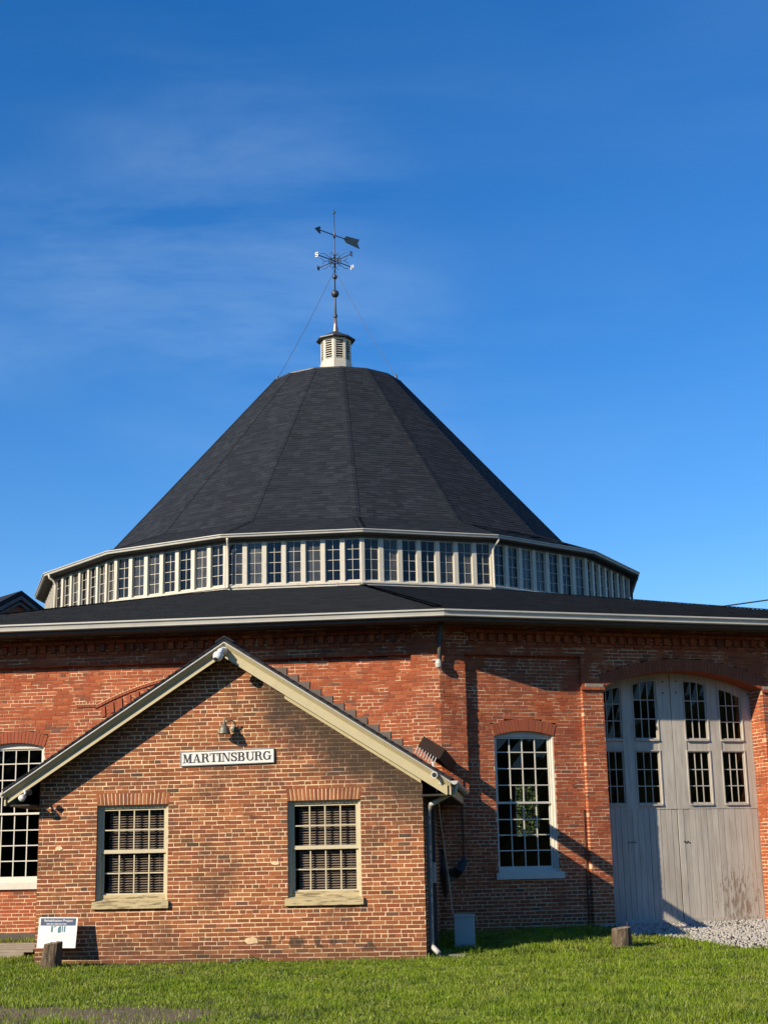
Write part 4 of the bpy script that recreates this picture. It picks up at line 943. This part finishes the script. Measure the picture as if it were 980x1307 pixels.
GL = {
 'M': (1.12, [r4(0, 0, .34, tn), r4(.02, 1-tn, .30, 1), r4(.125, tn, .21, 1-tn), ('q', [(.12, 1), (.44, .05), (.60, .05), (.33, 1)]), ('q', [(.46, .05), (.56, .05), (.88, 1), (.78, 1)]), r4(.76, tn, .97, 1-tn), r4(.66, 0, 1.12, tn), r4(.80, 1-tn, 1.10, 1)]),
 'A': (.98, [r4(0, 0, .34, tn), r4(.56, 0, .98, tn), ('q', [(.12, tn), (.21, tn), (.50, .92), (.44, 1)]), ('q', [(.62, tn), (.85, tn), (.56, 1), (.40, 1)]), r4(.26, .28, .70, .36)]),
 'R': (.98, [r4(0, 0, .42, tn), r4(.0, 1-tn, .55, 1), r4(.11, tn, .11+tk, 1-tn), arcs(.50, .745, .20, .215, 90, -90, tn, tk), r4(.3, .49, .52, .49+tn), ('s', [(.50, .52), (.64, .44), (.70, .25), (.78, .07), (.95, .07)], [tn, .18, .2, .16, .07])]),
 'T': (.90, [r4(.22, 0, .68, tn), r4(.345, tn, .345+tk, 1-tn), r4(0, 1-tn, .90, 1), r4(0, .70, tn, 1-tn), r4(.90-tn, .70, .90, 1-tn)]),
 'I': (.46, [r4(0, 0, .46, tn), r4(0, 1-tn, .46, 1), r4(.12, tn, .12+tk, 1-tn)]),
 'N': (1.0, [r4(0, 0, .32, tn), r4(0, 1-tn, .28, 1), r4(.12, tn, .205, 1-tn), ('q', [(.12, 1), (.70, 0), (.88, 0), (.34, 1)]), r4(.80, .0, .885, 1-tn), r4(.70, 1-tn, 1.0, 1)]),
 'S': (.78, [arcs(.39, .735, .25, .215, 20, 250, tn, tk*.95), ('s', [(.22, .60), (.39, .52), (.58, .42)], [.16, tk, .16]), arcs(.39, .265, .27, .22, 70, -160, tn, tk*.95), r4(.62, .66, .70, .98), r4(.06, .02, .13, .36)]),
 'B': (.92, [r4(0, 0, .55, tn), r4(0, 1-tn, .52, 1), r4(.11, tn, .11+tk, 1-tn), arcs(.48, .75, .19, .21, 90, -90, tn, tk), arcs(.50, .27, .23, .235, 90, -90, tn, tk), r4(.3, .46, .52, .54)]),
 'U': (1.0, [r4(0, 1-tn, .44, 1), r4(.66, 1-tn, 1.0, 1), r4(.11, .3, .11+tk, 1-tn), r4(.80, .3, .885, 1-tn), arcs(.53, .33, .31, .29, 180, 360, tn, .15)]),
 'G': (.98, [arcs(.46, .5, .35, .455, 42, 318, tn, tk), r4(.68, .05, .68+tk*.9, .42), r4(.54, .42, .98, .42+tn), r4(.72, .68, .80, .98)]),
}
Fs = Frame(FL.P(-4.25, 3.315, AD), FL.u, FL.n)
class TiltF(Frame):
    def __init__(s, p, u, n, ang): s.p = Vector(p); s.u = (Vector(u)*math.cos(ang)+Vector((0, 0, 1))*math.sin(ang)); s.n = Vector(n); s.w = (Vector((0, 0, 1))*math.cos(ang)-Vector(u)*math.sin(ang))
    def P(s, u, z, d=0.): return s.p+s.u*u+s.w*z+s.n*d
TS = TiltF(FL.P(-4.255, 3.305, AD), FL.u, FL.n, R_(.75)); SG = thing('station_sign', tuple(FL.P(-3.45, 3.31, AD)), 'white MARTINSBURG sign with black slab letters below the wall lamp', 'sign')
b = MB(); b.box(TS, 0, 1.625, 0, .25, .004, .03); b.build('sign_board', 'signwhite', SG)
b = MB(); e = .014
b.box(TS, 0, 1.625, 0, e, .03, .04); b.box(TS, 0, 1.625, .25-e, .25, .03, .04); b.box(TS, 0, e, e, .25-e, .03, .039); b.box(TS, 1.625-e, 1.625, e, .25-e, .03, .039); b.build('sign_frame', 'dark_trim', SG)
tw = sum(GL[c_][0] for c_ in 'MARTINSBURG'); Hh = .150; sp = ((1.625-.09)/Hh - tw)/10
fontless(TS, 'MARTINSBURG', .045, .050, Hh, sp, .03, SG, 'signblack')

LP = thing('wall_lamp', tuple(FL.P(-3.40, 3.62, AD)), 'green bronze gooseneck barn lamp mounted on the gable above the sign', 'lamp')
c = FL.P(-3.46, 3.82, AD+.20)
b = MB(); b.lathe(c, [(.112, 0), (.114, .010), (.095, .035), (.088, .085), (.065, .13), (.036, .155), (.028, .19), (.015, .21), (.010, .265), (.004, .285)], 20); b.build('lamp_shade', 'verdigris', LP, smooth=True)
b = MB(); b.tube([c+Vector((0, 0, .17))+FL.u*a*.85+FL.n*d+Vector((0, 0, z*.85)) for a, z, d in ((0, 0, 0), (.06, .05, -.02), (.14, .07, -.05), (.19, .03, -.09), (.20, -.04, -.13), (.17, -.08, -.17), (.13, -.08, -.20))], .012, 8); b.build('gooseneck', 'verdigris', LP, smooth=True)
b = MB(); b.lathe(FL.P(-3.34, 3.92, AD), [(.055, 0), (.055, .02), (.02, .03)], 14, FL.n); b.build('wall_plate', 'verdigris', LP)

CM = thing('security_camera', tuple(FL.P(-3.45, 5.15, D1-.05)), 'white dome security camera with curved arm under the gable peak', 'camera')
b = MB(); b.lathe(FL.P(-3.44, 5.22, D1-.05), [(.07, 0), (.07, .05), (.045, .08)], 14, FL.n); b.build('mount', 'plastic', CM)
b = MB(); b.tube([FL.P(-3.44, 5.22, D1+.02), FL.P(-3.46, 5.19, D1+.12), FL.P(-3.50, 5.12, D1+.14)], [.05, .055, .05], 12); b.build('arm', 'plastic', CM, smooth=True)
b = MB(); ax = Vector((-.35, -.5, -.6)); b.lathe(FL.P(-3.48, 5.14, D1+.12), [(.055, 0), (.085, .02), (.088, .07), (.06, .12), (.01, .14)], 16, ax); b.build('dome', 'plastic', CM, smooth=True)
b = MB(); b.lathe(FL.P(-3.48, 5.14, D1+.12)+ax.normalized()*.125, [(.04, 0), (.04, .02)], 12, ax); b.build('lens', 'black', CM)
C2 = thing('security_camera', tuple(FL.P(.12, 3.03, D1)), 'small white bullet camera with black lens at the right end of the rake board', 'camera')
b = MB(); ax = Vector((-.15, -.95, -.15)); b.lathe(FL.P(.13, 3.05, D1-.10), [(.045, 0), (.045, .17), (.055, .175), (.055, .20)], 14, ax); b.build('body', 'plastic', C2)
b = MB(); b.lathe(FL.P(.13, 3.05, D1-.10)+ax.normalized()*.198, [(.040, 0), (.040, .006)], 14, ax); b.build('lens', 'black', C2)
b = MB(); b.tube([FL.P(.13, 3.06, D1-.03), FL.P(.10, 3.16, D1-.03), FL.P(.09, 3.24, D1-.03)], .016, 8); b.tube([FL.P(.16, 3.04, D1-.02), FL.P(.22, 2.97, D1-.02), FL.P(.20, 2.88, D1-.02)], .012, 8); b.build('bracket', 'plastic', C2)
C3 = thing('floodlight', tuple(FL.P(-6.85, 2.86, D1)), 'small white floodlight under the lower left end of the gable eave', 'lamp')
b = MB(); b.lathe(FL.P(-6.85, 2.87, D1-.03), [(.03, 0), (.045, .05), (.06, .11), (.055, .13)], 14, Vector((-.3, -.7, -.45))); b.build('lamp_head', 'plastic', C3, smooth=True)
b = MB(); b.tube([FL.P(-6.85, 2.87, D1-.03), FL.P(-6.87, 2.95, D1-.06)], .018, 8); b.build('stem', 'plastic', C3)
b = MB(); b.lathe(FL.P(-6.78, 2.93, D1-.03), [(.04, 0), (.05, .05), (.045, .08)], 12, Vector((.2, -.7, -.3))); b.build('sensor_head', 'black', C3)

# shaded corner: utility box, meter, cables, hanging sheet
UB = thing('utility_box', tuple(FL.P(.45, .1, 2.0)), 'pale grey metal utility box standing in the shaded corner by the downspout', 'utility box')
b = MB(); b.box(FL, .26, .60, .06, .715, 1.75, 2.0); b.build('cabinet', 'boxgrey', UB)
b = MB(); b.box(FL, .25, .61, .69, .735, 1.74, 2.02); b.build('lid', 'boxgrey', UB)
MT = thing('electric_meter', tuple(FL.P(-.07, 1.25, 2.8)), 'small grey electric meter box on the annex side wall', 'meter')
b = MB(); b.box(FL, AU1+.005, AU1+.13, 1.28, 1.62, 2.55, 2.85); b.build('meter_case', 'boxgrey', MT); b = MB(); b.tube([FL.P(AU1+.05, 1.6, 2.7), FL.P(AU1+.05, 2.7, 2.7)], .02, 8); b.build('conduit', 'iron', MT)
sh = MB(); out = [(.03, 1.86), (.10, 1.84), (.13, 1.62), (.18, 1.50), (.32, 1.52), (.43, 1.60), (.47, 1.72), (.50, 1.60), (.44, 1.44), (.34, 1.34), (.22, 1.30), (.15, 1.10), (.12, .98), (.06, 1.12), (.02, 1.35), (.04, 1.6)]
i0 = 0; ctr = (.14, 1.42)
for (a, c), (a2, c2) in zip(out, out[1:]+out[:1]):
    w = lambda p, q: 1.9+.09*math.sin(p*17+q*9)
    mm = ((a+ctr[0])/2, (c+ctr[1])/2); m2 = ((a2+ctr[0])/2, (c2+ctr[1])/2)
    P3 = lambda p, off=0: FL.P(p[0], p[1], w(*p)+off)
    sh.poly([P3((a, c)), P3(mm, .07), P3(m2, .03), P3((a2, c2))]); sh.poly([P3(mm, .07), P3(ctr, .12), P3(m2, .03)])
tag(sh.build('hanging_sheet', 'black', None, loc=FL.P(.14, 1.0, 1.9)), 'crumpled black sheet hanging on the cables in the shaded corner', 'sheet')
b = MB(); b.tube([FL.P(.10, 2.85, 3.3), FL.P(.14, 2.1, 2.7), FL.P(.19, 1.4, 2.2), FL.P(.24, .75, 2.05)], .009, 5); tag(b.build('cable', 'gutter', None, loc=FL.P(.10, .75, 2.8)), 'thin pale cable hanging beside the corner downspout', 'cable')
b = MB(); b.tube([FR.P(.36, 3.2, .03), FR.P(.37, 2.0, .03), FR.P(.36, 1.5, .03), FR.P(.30, 1.46, .05)], .012, 5); tag(b.build('cable', 'black', None, loc=FR.P(.36, 1.5, 0)), 'black cable running down the shaded corner pilaster of the roundhouse', 'cable')
b = MB(); b.tube([FR.P(2.93, 2.6, -.10), FR.P(2.93, .4, -.10)], .015, 6); b.build('conduit', 'rust', RH)
b = MB(); b.box(FL, -.02, .5, .06, .13, 2.75, 3.3); tag(b.build('splash_block', 'concrete', None, loc=FL.P(.2, .08, 3.0)), 'pale concrete splash block at the foot of the corner downspout', 'splash block')

# overhead cable behind the roof on the right
b = MB(); A = Vector((9.3, 44.5, 8.93)); B = Vector((50, 44.5, 15.2)); b.tube([A.lerp(B, t)-Vector((0, 0, .45*math.sin(math.pi*t))) for t in np.linspace(0, 1, 24)], .022, 5)
tag(b.build('power_line', 'black', None, loc=A), 'dark overhead cable dropping to the low roof at the right edge', 'cable')

# ------------------------------------------------------------------ project sign, stumps, ramp, rails
PS = thing('project_sign', tuple(FL.P(-6.18, .33, 3.85)), 'white and navy Rehabilitation Project sign leaning on the annex behind the left stump', 'sign')
class LeanF(Frame):
    def __init__(s, p, u, n, lean, ang): s.p = Vector(p); uu = Vector(u); w = (Vector((0, 0, 1))*math.cos(lean)-Vector(n)*math.sin(lean)); s.n = (Vector(n)*math.cos(lean)+Vector((0, 0, 1))*math.sin(lean)); s.u = uu*math.cos(ang)+w*math.sin(ang); s.w = w*math.cos(ang)-uu*math.sin(ang)
    def P(s, u, z, d=0.): return s.p+s.u*u+s.w*z+s.n*d
PF = LeanF(FL.P(-6.585, .365, 3.80), FL.u, FL.n, R_(10), R_(-1.0))
b = MB(); b.box(PF, 0, .66, 0, .50, 0, .012); b.build('sign_panel', 'signwhite', PS)
b = MB(); b.box(PF, .028, .632, .362, .482, .012, .0135); b.build('title_band', 'navy', PS)
def text(body, size, F, x, z, d, m, parent, name='title_text'):
    cu = bpy.data.curves.new(name, 'FONT'); cu.body = body; cu.size = size; cu.align_x = 'CENTER'; cu.offset = size*.006; cu.resolution_u = 2
    tmp = bpy.data.objects.new(name, cu); me = bpy.data.meshes.new_from_object(tmp); bpy.data.objects.remove(tmp)
    for v in me.vertices: p = F.P(x+v.co.x, z+v.co.y, d); v.co = p-Vector(parent['org'])
    me.materials.clear(); me.materials.append(M[m]); o = bpy.data.objects.new(name, me); COL.objects.link(o); o.parent = parent; return o
text('Rehabilitation Project', .056, PF, .33, .425, .0142, 'signwhite', PS)
b = MB(); x = .13
for w in (.07, .05, .02, .075, .045, .03, .06): b.box(PF, x, x+w-.008, .383, .394, .0136, .0142); x += w
b.build('subtitle', 'signwhite', PS)
b = MB(); b.box(PF, .215, .25, .255, .355, .012, .0135); b.box(PF, .40, .42, .258, .358, .012, .0134); b.box(PF, .435, .462, .255, .355, .012, .0135); b.prism(PF, [(.265, .355), (.265, .325), (.315, .355)], .012, .0135); b.prism(PF, [(.335, .245), (.388, .245), (.388, .355), (.352, .355), (.330, .315)], .012, .0135); b.build('logo', 'teal', PS)
b = MB()
for z, (x0, x1) in ((.225, (.25, .42)), (.205, (.24, .43)), (.185, (.27, .40)), (.155, (.05, .60))):
    x = x0
    while x < x1: w = random.uniform(.015, .05); b.box(PF, x, min(x+w, x1), z, z+.006, .012, .0132); x += w+.008
b.build('small_print', 'greyprint', PS)

def stump(name, c, r, h, lean, label, seed):
    rr = random.Random(seed); root = thing(name, c, label, 'stump', 'sawn wooden stumps'); b = MB(); n = 26; rings = 9; rad = [r*(1+rr.uniform(-.06, .06)) for _ in range(n)]
    rows = []
    for j in range(rings+1):
        t = j/rings; zz = -.12+(h+.12)*t; row = []
        for i in range(n):
            a = 2*math.pi*i/n; q = rad[i]*(1.10-.14*t+.10*max(0, .25-t))*(1+.035*math.sin(i*5+j*.6)+rr.uniform(-.012, .012)); row.append(Vector(c)+Vector((q*math.cos(a)+lean*zz, q*math.sin(a), zz+(.02*math.sin(a+1) if j == rings else 0))))
        rows.append(row)
    for a, c2 in zip(rows[:-1], rows[1:]):
        for i in range(n): b.poly([a[i], a[(i+1) % n], c2[(i+1) % n], c2[i]])
    b.build('bark', 'stump', root); q = MB(); top = rows[-1]; ce = sum(top, Vector())/n+Vector((0, 0, .012))
    for i in range(n): q.poly([top[i], top[(i+1) % n], ce+(top[(i+1) % n]-ce)*.5+Vector((0, 0, rr.uniform(-.012, .01))), ce+(top[i]-ce)*.5]); q.poly([ce+(top[i]-ce)*.5, ce+(top[(i+1) % n]-ce)*.5, ce])
    q.build('cut_face', 'cut', root)
pL = FL.P(-6.21, 0, 4.22); stump('tree_stump', (pL.x, pL.y, .06), .155, .40, .10, 'grey wooden stump in front of the white project sign', 1)
pR = FR.P(2.18, 0, 2.9); stump('tree_stump', (pR.x, pR.y, gz(pR.x, pR.y)-.02), .165, .35, 0, 'short weathered stump on the grass in front of the big doors', 2)
b = MB(); b.tube([(pR.x+.11, pR.y, .4), (pR.x+.11, pR.y, .56)], .006, 5); tag(b.build('iron_pin', 'rust', None, loc=(pR.x+.11, pR.y, .4)), 'thin iron pin sticking up from the right hand stump', 'pin')

WR_ = thing('wooden_ramp', tuple(FL.P(-8.2, .1, 2.2)), 'low grey plank ramp at the left edge beside the annex corner', 'ramp')
for i in range(4):
    b = MB(); d0 = 1.1+.36*i; b.hexa([FL.P(-9.8, .30-.02*i, d0+.34), FL.P(-7.2+.04*i, .30-.02*i, d0+.34), FL.P(-7.2+.04*i, .30-.02*i, d0), FL.P(-9.8, .30-.02*i, d0), FL.P(-9.8, .345-.02*i, d0+.34), FL.P(-7.2+.04*i, .345-.02*i, d0+.34), FL.P(-7.2+.04*i, .345-.02*i, d0), FL.P(-9.8, .345-.02*i, d0)]); b.build('plank', 'plank', WR_)
b = MB(); b.hexa([FL.P(-9.8, .08, 2.60), FL.P(-7.22, .08, 2.60), FL.P(-7.22, .08, 2.53), FL.P(-9.8, .08, 2.53), FL.P(-9.8, .19, 2.60), FL.P(-7.22, .245, 2.60), FL.P(-7.22, .245, 2.53), FL.P(-9.8, .19, 2.53)]); b.build('front_beam', 'plank', WR_)

tr_ = [(4.47, 'left rail'), (5.91, 'right rail')]
TK = thing('railway_track', tuple(FR.P(5.2, .3, 1)), 'pair of rusty rails half buried in white gravel leading to the big doors', 'railway track')
for u_, _ in tr_:
    b = MB(); n = 16; pr = [(-.06, 0), (.06, 0), (.06, .012), (.012, .03), (.012, .095), (.034, .105), (.034, .135), (-.034, .135), (-.034, .105), (-.012, .095), (-.012, .03), (-.06, .012)]
    rows = []
    for i in range(n+1):
        d = -.3+8.3*i/n; g = gz(*FR.P(u_, 0, d)[:2])-.112; rows.append([FR.P(u_+x, g+z, d) for x, z in pr])
    for a, c in zip(rows[:-1], rows[1:]):
        for i in range(len(pr)): b.poly([a[i], a[(i+1) % len(pr)], c[(i+1) % len(pr)], c[i]])
    b.poly(rows[-1]); b.build('rail', 'rust', TK)
for i in range(9):
    d = .35+.62*i; g = gz(*FR.P(5.2, 0, d)[:2]); b = MB(); b.box(FR, 3.95, 6.45, g-.15, g-.035, d, d+.22); b.build('sleeper', 'darkwood', TK)

# ------------------------------------------------------------------ gravel and grass
def gravel():
    t = (1+5**.5)/2; iv = np.array([(-1, t, 0), (1, t, 0), (-1, -t, 0), (1, -t, 0), (0, -1, t), (0, 1, t), (0, -1, -t), (0, 1, -t), (t, 0, -1), (t, 0, 1), (-t, 0, -1), (-t, 0, 1)])/1.9
    fc = np.array([(0, 11, 5), (0, 5, 1), (0, 1, 7), (0, 7, 10), (0, 10, 11), (1, 5, 9), (5, 11, 4), (11, 10, 2), (10, 7, 6), (7, 1, 8), (3, 9, 4), (3, 4, 2), (3, 2, 6), (3, 6, 8), (3, 8, 9), (4, 9, 5), (2, 4, 11), (6, 2, 10), (8, 6, 7), (9, 8, 1)])
    V = []; Fc = []; n = 0; T_ = []
    while n < 9000:
        u = rng.uniform(2.7, 9.5); d = rng.uniform(-.05, 5.6)
        edge = 1.55+2.1*smooth(3.2, 4.5, u)+.9*smooth(4.4, 7, u)+.25*math.sin(u*5)
        if u < 3.1+.3*math.sin(d*4) or d > edge+rng.normal()*.12: continue
        if abs(u-4.47) < .05 or abs(u-5.91) < .05:
            if rng.random() < .75: continue
        p = FR.P(u, 0, d); s = rng.uniform(.02, .042); 
        Rm = np.linalg.qr(rng.normal(size=(3, 3)))[0]; sc = np.array([1, rng.uniform(.6, 1), rng.uniform(.5, .8)])*s
        v = (iv*(1+rng.normal(size=(12, 1))*.10)*sc)@Rm + np.array([p.x, p.y, gz(p.x, p.y)+s*.35+rng.uniform(0, .015)])
        V.append(v); Fc.append(fc+12*n); T_.append(np.full(20, rng.random())); n += 1
    V = np.concatenate(V); Fc = np.concatenate(Fc); make_np('gravel', V, Fc, np.concatenate(T_), 'stone')
def make_np(name, V, Fc, T_, m):
    me = bpy.data.meshes.new(name); me.vertices.add(len(V)); me.vertices.foreach_set('co', V.astype(np.float32).ravel()); k = Fc.shape[1]
    me.loops.add(Fc.size); me.loops.foreach_set('vertex_index', Fc.astype(np.int32).ravel()); me.polygons.add(len(Fc)); me.polygons.foreach_set('loop_start', np.arange(0, Fc.size, k, dtype=np.int32)); me.polygons.foreach_set('loop_total', np.full(len(Fc), k, dtype=np.int32))
    me.update(calc_edges=True); a = me.attributes.new('tone', 'FLOAT', 'FACE'); a.data.foreach_set('value', T_.astype(np.float32)); me.materials.append(M[m])
    o = bpy.data.objects.new(name, me); COL.objects.link(o); o['kind'] = 'stuff'; return o
o = gravel()
bpy.data.objects['gravel']['label'] = 'white crushed stone gravel round the rails'

def vnoise(x, y, s, seed):
    r = np.random.default_rng(seed); g = r.random((64, 64)); xi = (x*s) % 63; yi = (y*s) % 63; x0 = xi.astype(int); y0 = yi.astype(int); fx = xi-x0; fy = yi-y0; fx = fx*fx*(3-2*fx); fy = fy*fy*(3-2*fy)
    return (g[y0, x0]*(1-fx)+g[y0, x0+1]*fx)*(1-fy)+(g[y0+1, x0]*(1-fx)+g[y0+1, x0+1]*fx)*fy
def grass():
    N = 640000; y = rng.uniform(11.5, 30.5, N); hw = .30*y+2.5; x = rng.uniform(-1, 1, N)*hw
    dx, dy = x-V0.x, y-V0.y; uL = dx*FL.u.x+dy*FL.u.y; dL = dx*FL.n.x+dy*FL.n.y; uR = dx*FR.u.x+dy*FR.u.y; dR = dx*FR.n.x+dy*FR.n.y
    s = np.maximum(dL, dR); keep = s > .03
    keep &= ~((uL > AU0-.02) & (uL < AU1+.02) & (dL < AD+.03))
    edge = 1.55+2.1*np.clip((uR-3.2)/1.3, 0, 1)+.9*np.clip((uR-4.4)/2.6, 0, 1)+.25*np.sin(uR*5)
    gr = (uR > 3.05) & (dR < edge) & (dR > -.6); n_a = vnoise(x+90, y, 1.7, 3); n_b = vnoise(x+90, y, .55, 4); n_c = vnoise(x+90, y, 6., 5)
    keep &= ~(gr & (rng.random(N) > .02+.10*(n_a > .72)))
    keep &= ~((uL < -7.1) & (dL > 1.0) & (dL < 2.65))
    keep &= ~((np.hypot(x-pR.x, y-pR.y) < .19) | (np.hypot(x-pL.x, y-pL.y) < .18))
    e = ((x+4.8)/3.4)**2+((y-17.4)/1.3)**2+.9*n_a+.5*n_c; keep &= ~((e < 1.45) & (rng.random(N) > .16)); keep &= ~((e < 2.1) & (rng.random(N) > .55)); bare = (vnoise(x+30, y, .9, 11)*.6+n_c*.4 > .70); keep &= ~(bare & (rng.random(N) > .35))
    dens = .55+.6*n_a; strip = (dL > AD) & (dL < AD+.55) & (uL > AU0) & (uL < AU1); dens = np.where(strip, .18+.5*(n_a > .55), dens)
    keep &= rng.random(N) < dens
    keep &= ~((uL < -6.75) & (dL < .9) & (rng.random(N) > .35)) 
    x, y, n_a, n_b, n_c, s, dL, uL = (q[keep] for q in (x, y, n_a, n_b, n_c, s, dL, uL)); n = len(x)
    z = np.interp(s, [0, 3.7], [.37, .0666]) - .0667*np.clip((s-3.7)/5.3, 0, 1)**2*(3-2*np.clip((s-3.7)/5.3, 0, 1))
    z = z + np.where((y > 9) & (y < 27), .02*np.sin(x*1.3+y*.7)*np.sin(y*1.1), 0)
    h = (.012+.040*n_c+.030*n_b)*rng.uniform(.6, 1.5, n); h *= np.where(rng.random(n) < .01, 1.7, 1.)
    near = (dL < AD+.35) & (uL > AU0-.3) & (uL < AU1+1.5); h = np.where(near, h*.8, h)
    tuft = (vnoise(x+60, y, 2.3, 21) > .66) & (((dL < AD+.9) & (dL > AD)) | (s < 2.8) | ((uL > AU1) & (dL < AD+.6))); h = np.where(tuft, h*rng.uniform(1.0, 2.1, n), h)
    tuft2 = vnoise(x+20, y, 1.4, 22) > .80; h = np.where(tuft2, h*1.35, h)
    a = rng.uniform(0, 2*np.pi, n); w = rng.uniform(.0024, .0048, n)*(1+.03*(y-14)); bx, by = np.cos(a)*w, np.sin(a)*w; la = rng.uniform(0, 2*np.pi, n); ll = h*rng.uniform(.15, .85, n); lx, ly = np.cos(la)*ll, np.sin(la)*ll
    V = np.empty((n, 5, 3)); V[:, 0] = np.stack([x-bx, y-by, z-.01], 1); V[:, 1] = np.stack([x+bx, y+by, z-.01], 1); V[:, 2] = np.stack([x+bx*.8+lx*.35, y+by*.8+ly*.35, z+h*.6], 1); V[:, 3] = np.stack([x-bx*.8+lx*.35, y-by*.8+ly*.35, z+h*.6], 1); V[:, 4] = np.stack([x+lx, y+ly, z+h*.97], 1)
    i = np.arange(n)*5; F1 = np.stack([i, i+1, i+2], 1); F2 = np.stack([i, i+2, i+3], 1); F3 = np.stack([i+3, i+2, i+4], 1)
    t = np.clip(.45*n_a+.25*n_c+rng.random(n)*.42-.05, 0, .96); t = np.where(rng.random(n) < .035, .995, t)
    o = make_np('grass', V.reshape(-1, 3), np.concatenate([F1, F2, F3]), np.concatenate([t, t, t]), 'grass'); o['label'] = 'short mown green lawn'
grass()

# small weeds at the door pilaster
def leafclump(name, c, r, h, n, label, seed):
    rr = random.Random(seed); b = MB()
    for i in range(n):
        a = rr.uniform(0, 6.28); q = r*math.sqrt(rr.random()); p = Vector(c)+Vector((q*math.cos(a), q*math.sin(a), h*rr.random()*(1-q/r*.5))); u = Vector((rr.uniform(-1, 1), rr.uniform(-1, 1), rr.uniform(-.3, .6))).normalized(); v = u.orthogonal().normalized(); s_ = rr.uniform(.012, .03)
        b.poly([p-u*s_, p+v*s_*.5, p+u*s_, p-v*s_*.5], rr.random())
    b.tube([c, (c[0], c[1], c[2]+h*.8)], .004, 4); return tag(b.build(name, 'leaf', None, loc=c), label, 'weed', 'weeds at the foot of the walls')
p = FR.P(6.98, 0, -.1); leafclump('weed', (p.x, p.y, .33), .14, .32, 260, 'leafy weed at the foot of the right door pilaster', 1)
p = FR.P(5.35, 0, .05); leafclump('weed', (p.x, p.y, .33), .20, .10, 160, 'low weed on the gravel below the door seam', 2)
p = FL.P(-3.0, 0, AD+.12); leafclump('weed', (p.x, p.y, .06), .20, .14, 200, 'leafy weed against the middle of the annex wall', 3)
p = FL.P(-6.9, 0, 4.4); leafclump('weed', (p.x, p.y, .04), .16, .10, 140, 'low weed left of the stump by the ramp', 4)

# ------------------------------------------------------------------ background: gabled shop roof and a tree behind the far window
SH = thing('shop_building', (-27, 92, 0), 'dark gabled brick shop building beyond the roundhouse at the far left', 'building')
def shop():
    pk = Vector((-20.85, 84.5, 17.55)); gu = Vector((math.cos(R_(42)), math.sin(R_(42)), 0)); gn = Vector((gu.y, -gu.x, 0)); F = Frame(pk, gu, gn); hw = 6.0; rise = 3.6; zp = pk.z
    b = MB(); b.prism(F, [(-hw, 0), (hw, 0), (hw, zp-rise-.2), (0, zp-.3), (-hw, zp-rise-.2)], -30, -.4); b.build('wall', 'far_brick', SH)
    b = MB()
    for sg in (-1, 1):
        e = sg*(hw+.6); ze = zp-rise*(hw+.6)/hw; b.hexa([F.P(0, zp-.25, 0), F.P(e, ze-.25, 0), F.P(e, ze-.25, -30.4), F.P(0, zp-.25, -30.4), F.P(0, zp, 0), F.P(e, ze, 0), F.P(e, ze, -30.4), F.P(0, zp, -30.4)])
    b.build('roof', 'shingle', SH)
    for sg in (-1, 1):
        for j, (a, c, d_) in enumerate(((.30, .52, .02), (.62, .80, -.12))):
            e = sg*(hw+.5); ze = zp-rise*(hw+.5)/hw; b = MB(); pts = [(0, zp-a), (e, ze-a), (e, ze-c), (0, zp-c)]
            if sg > 0: pts.reverse()
            b.prism(F, pts, d_-.1, d_); b.build('rake_board', 'shop_trim', SH)  # white trim darkened in colour for the shaded gable end
shop()
TR = thing('broadleaf_tree', (10.5, 97, .2), 'green leafy tree seen through the roundhouse window', 'tree')
b = MB(); b.tube([(10.5, 97, 0), (10.6, 97, 3), (10.4, 97.1, 6), (10.5, 97, 8)], [.3, .24, .16, .08], 8)
for i in range(7): a = i*.9; b.tube([(10.5, 97, 3+.6*i), (10.5+1.8*math.cos(a), 97+1.8*math.sin(a), 4.2+.6*i)], [.09, .03], 6)
b.build('trunk', 'bark', TR)
nL = 30000; c = rng.normal(size=(nL, 3)); c /= np.linalg.norm(c, axis=1)[:, None]; c *= (rng.random((nL, 1))**.5)*np.array([[3.4, 3.4, 3.4]]); cl = vnoise(c[:, 0]+50, c[:, 2]+50, 1.2, 9)+vnoise(c[:, 1]+50, c[:, 2]+50, 1.2, 10); c = c[cl > .55]; nL = len(c); c += np.array([10.5, 97, 5.6])
u = rng.normal(size=(nL, 3)); u /= np.linalg.norm(u, axis=1)[:, None]; v = np.cross(u, rng.normal(size=(nL, 3))); v /= np.linalg.norm(v, axis=1)[:, None]; s_ = rng.uniform(.07, .16, (nL, 1))
Vv = np.stack([c-u*s_, c+v*s_*.6, c+u*s_, c-v*s_*.6], 1).reshape(-1, 3)-np.array([10.5, 97, .2]); o = make_np('crown', Vv, np.arange(nL*4).reshape(-1, 4), rng.random(nL), 'leaf'); o.parent = TR; del o['kind']
for o in bpy.data.objects:
    if 'org' in o: del o['org']
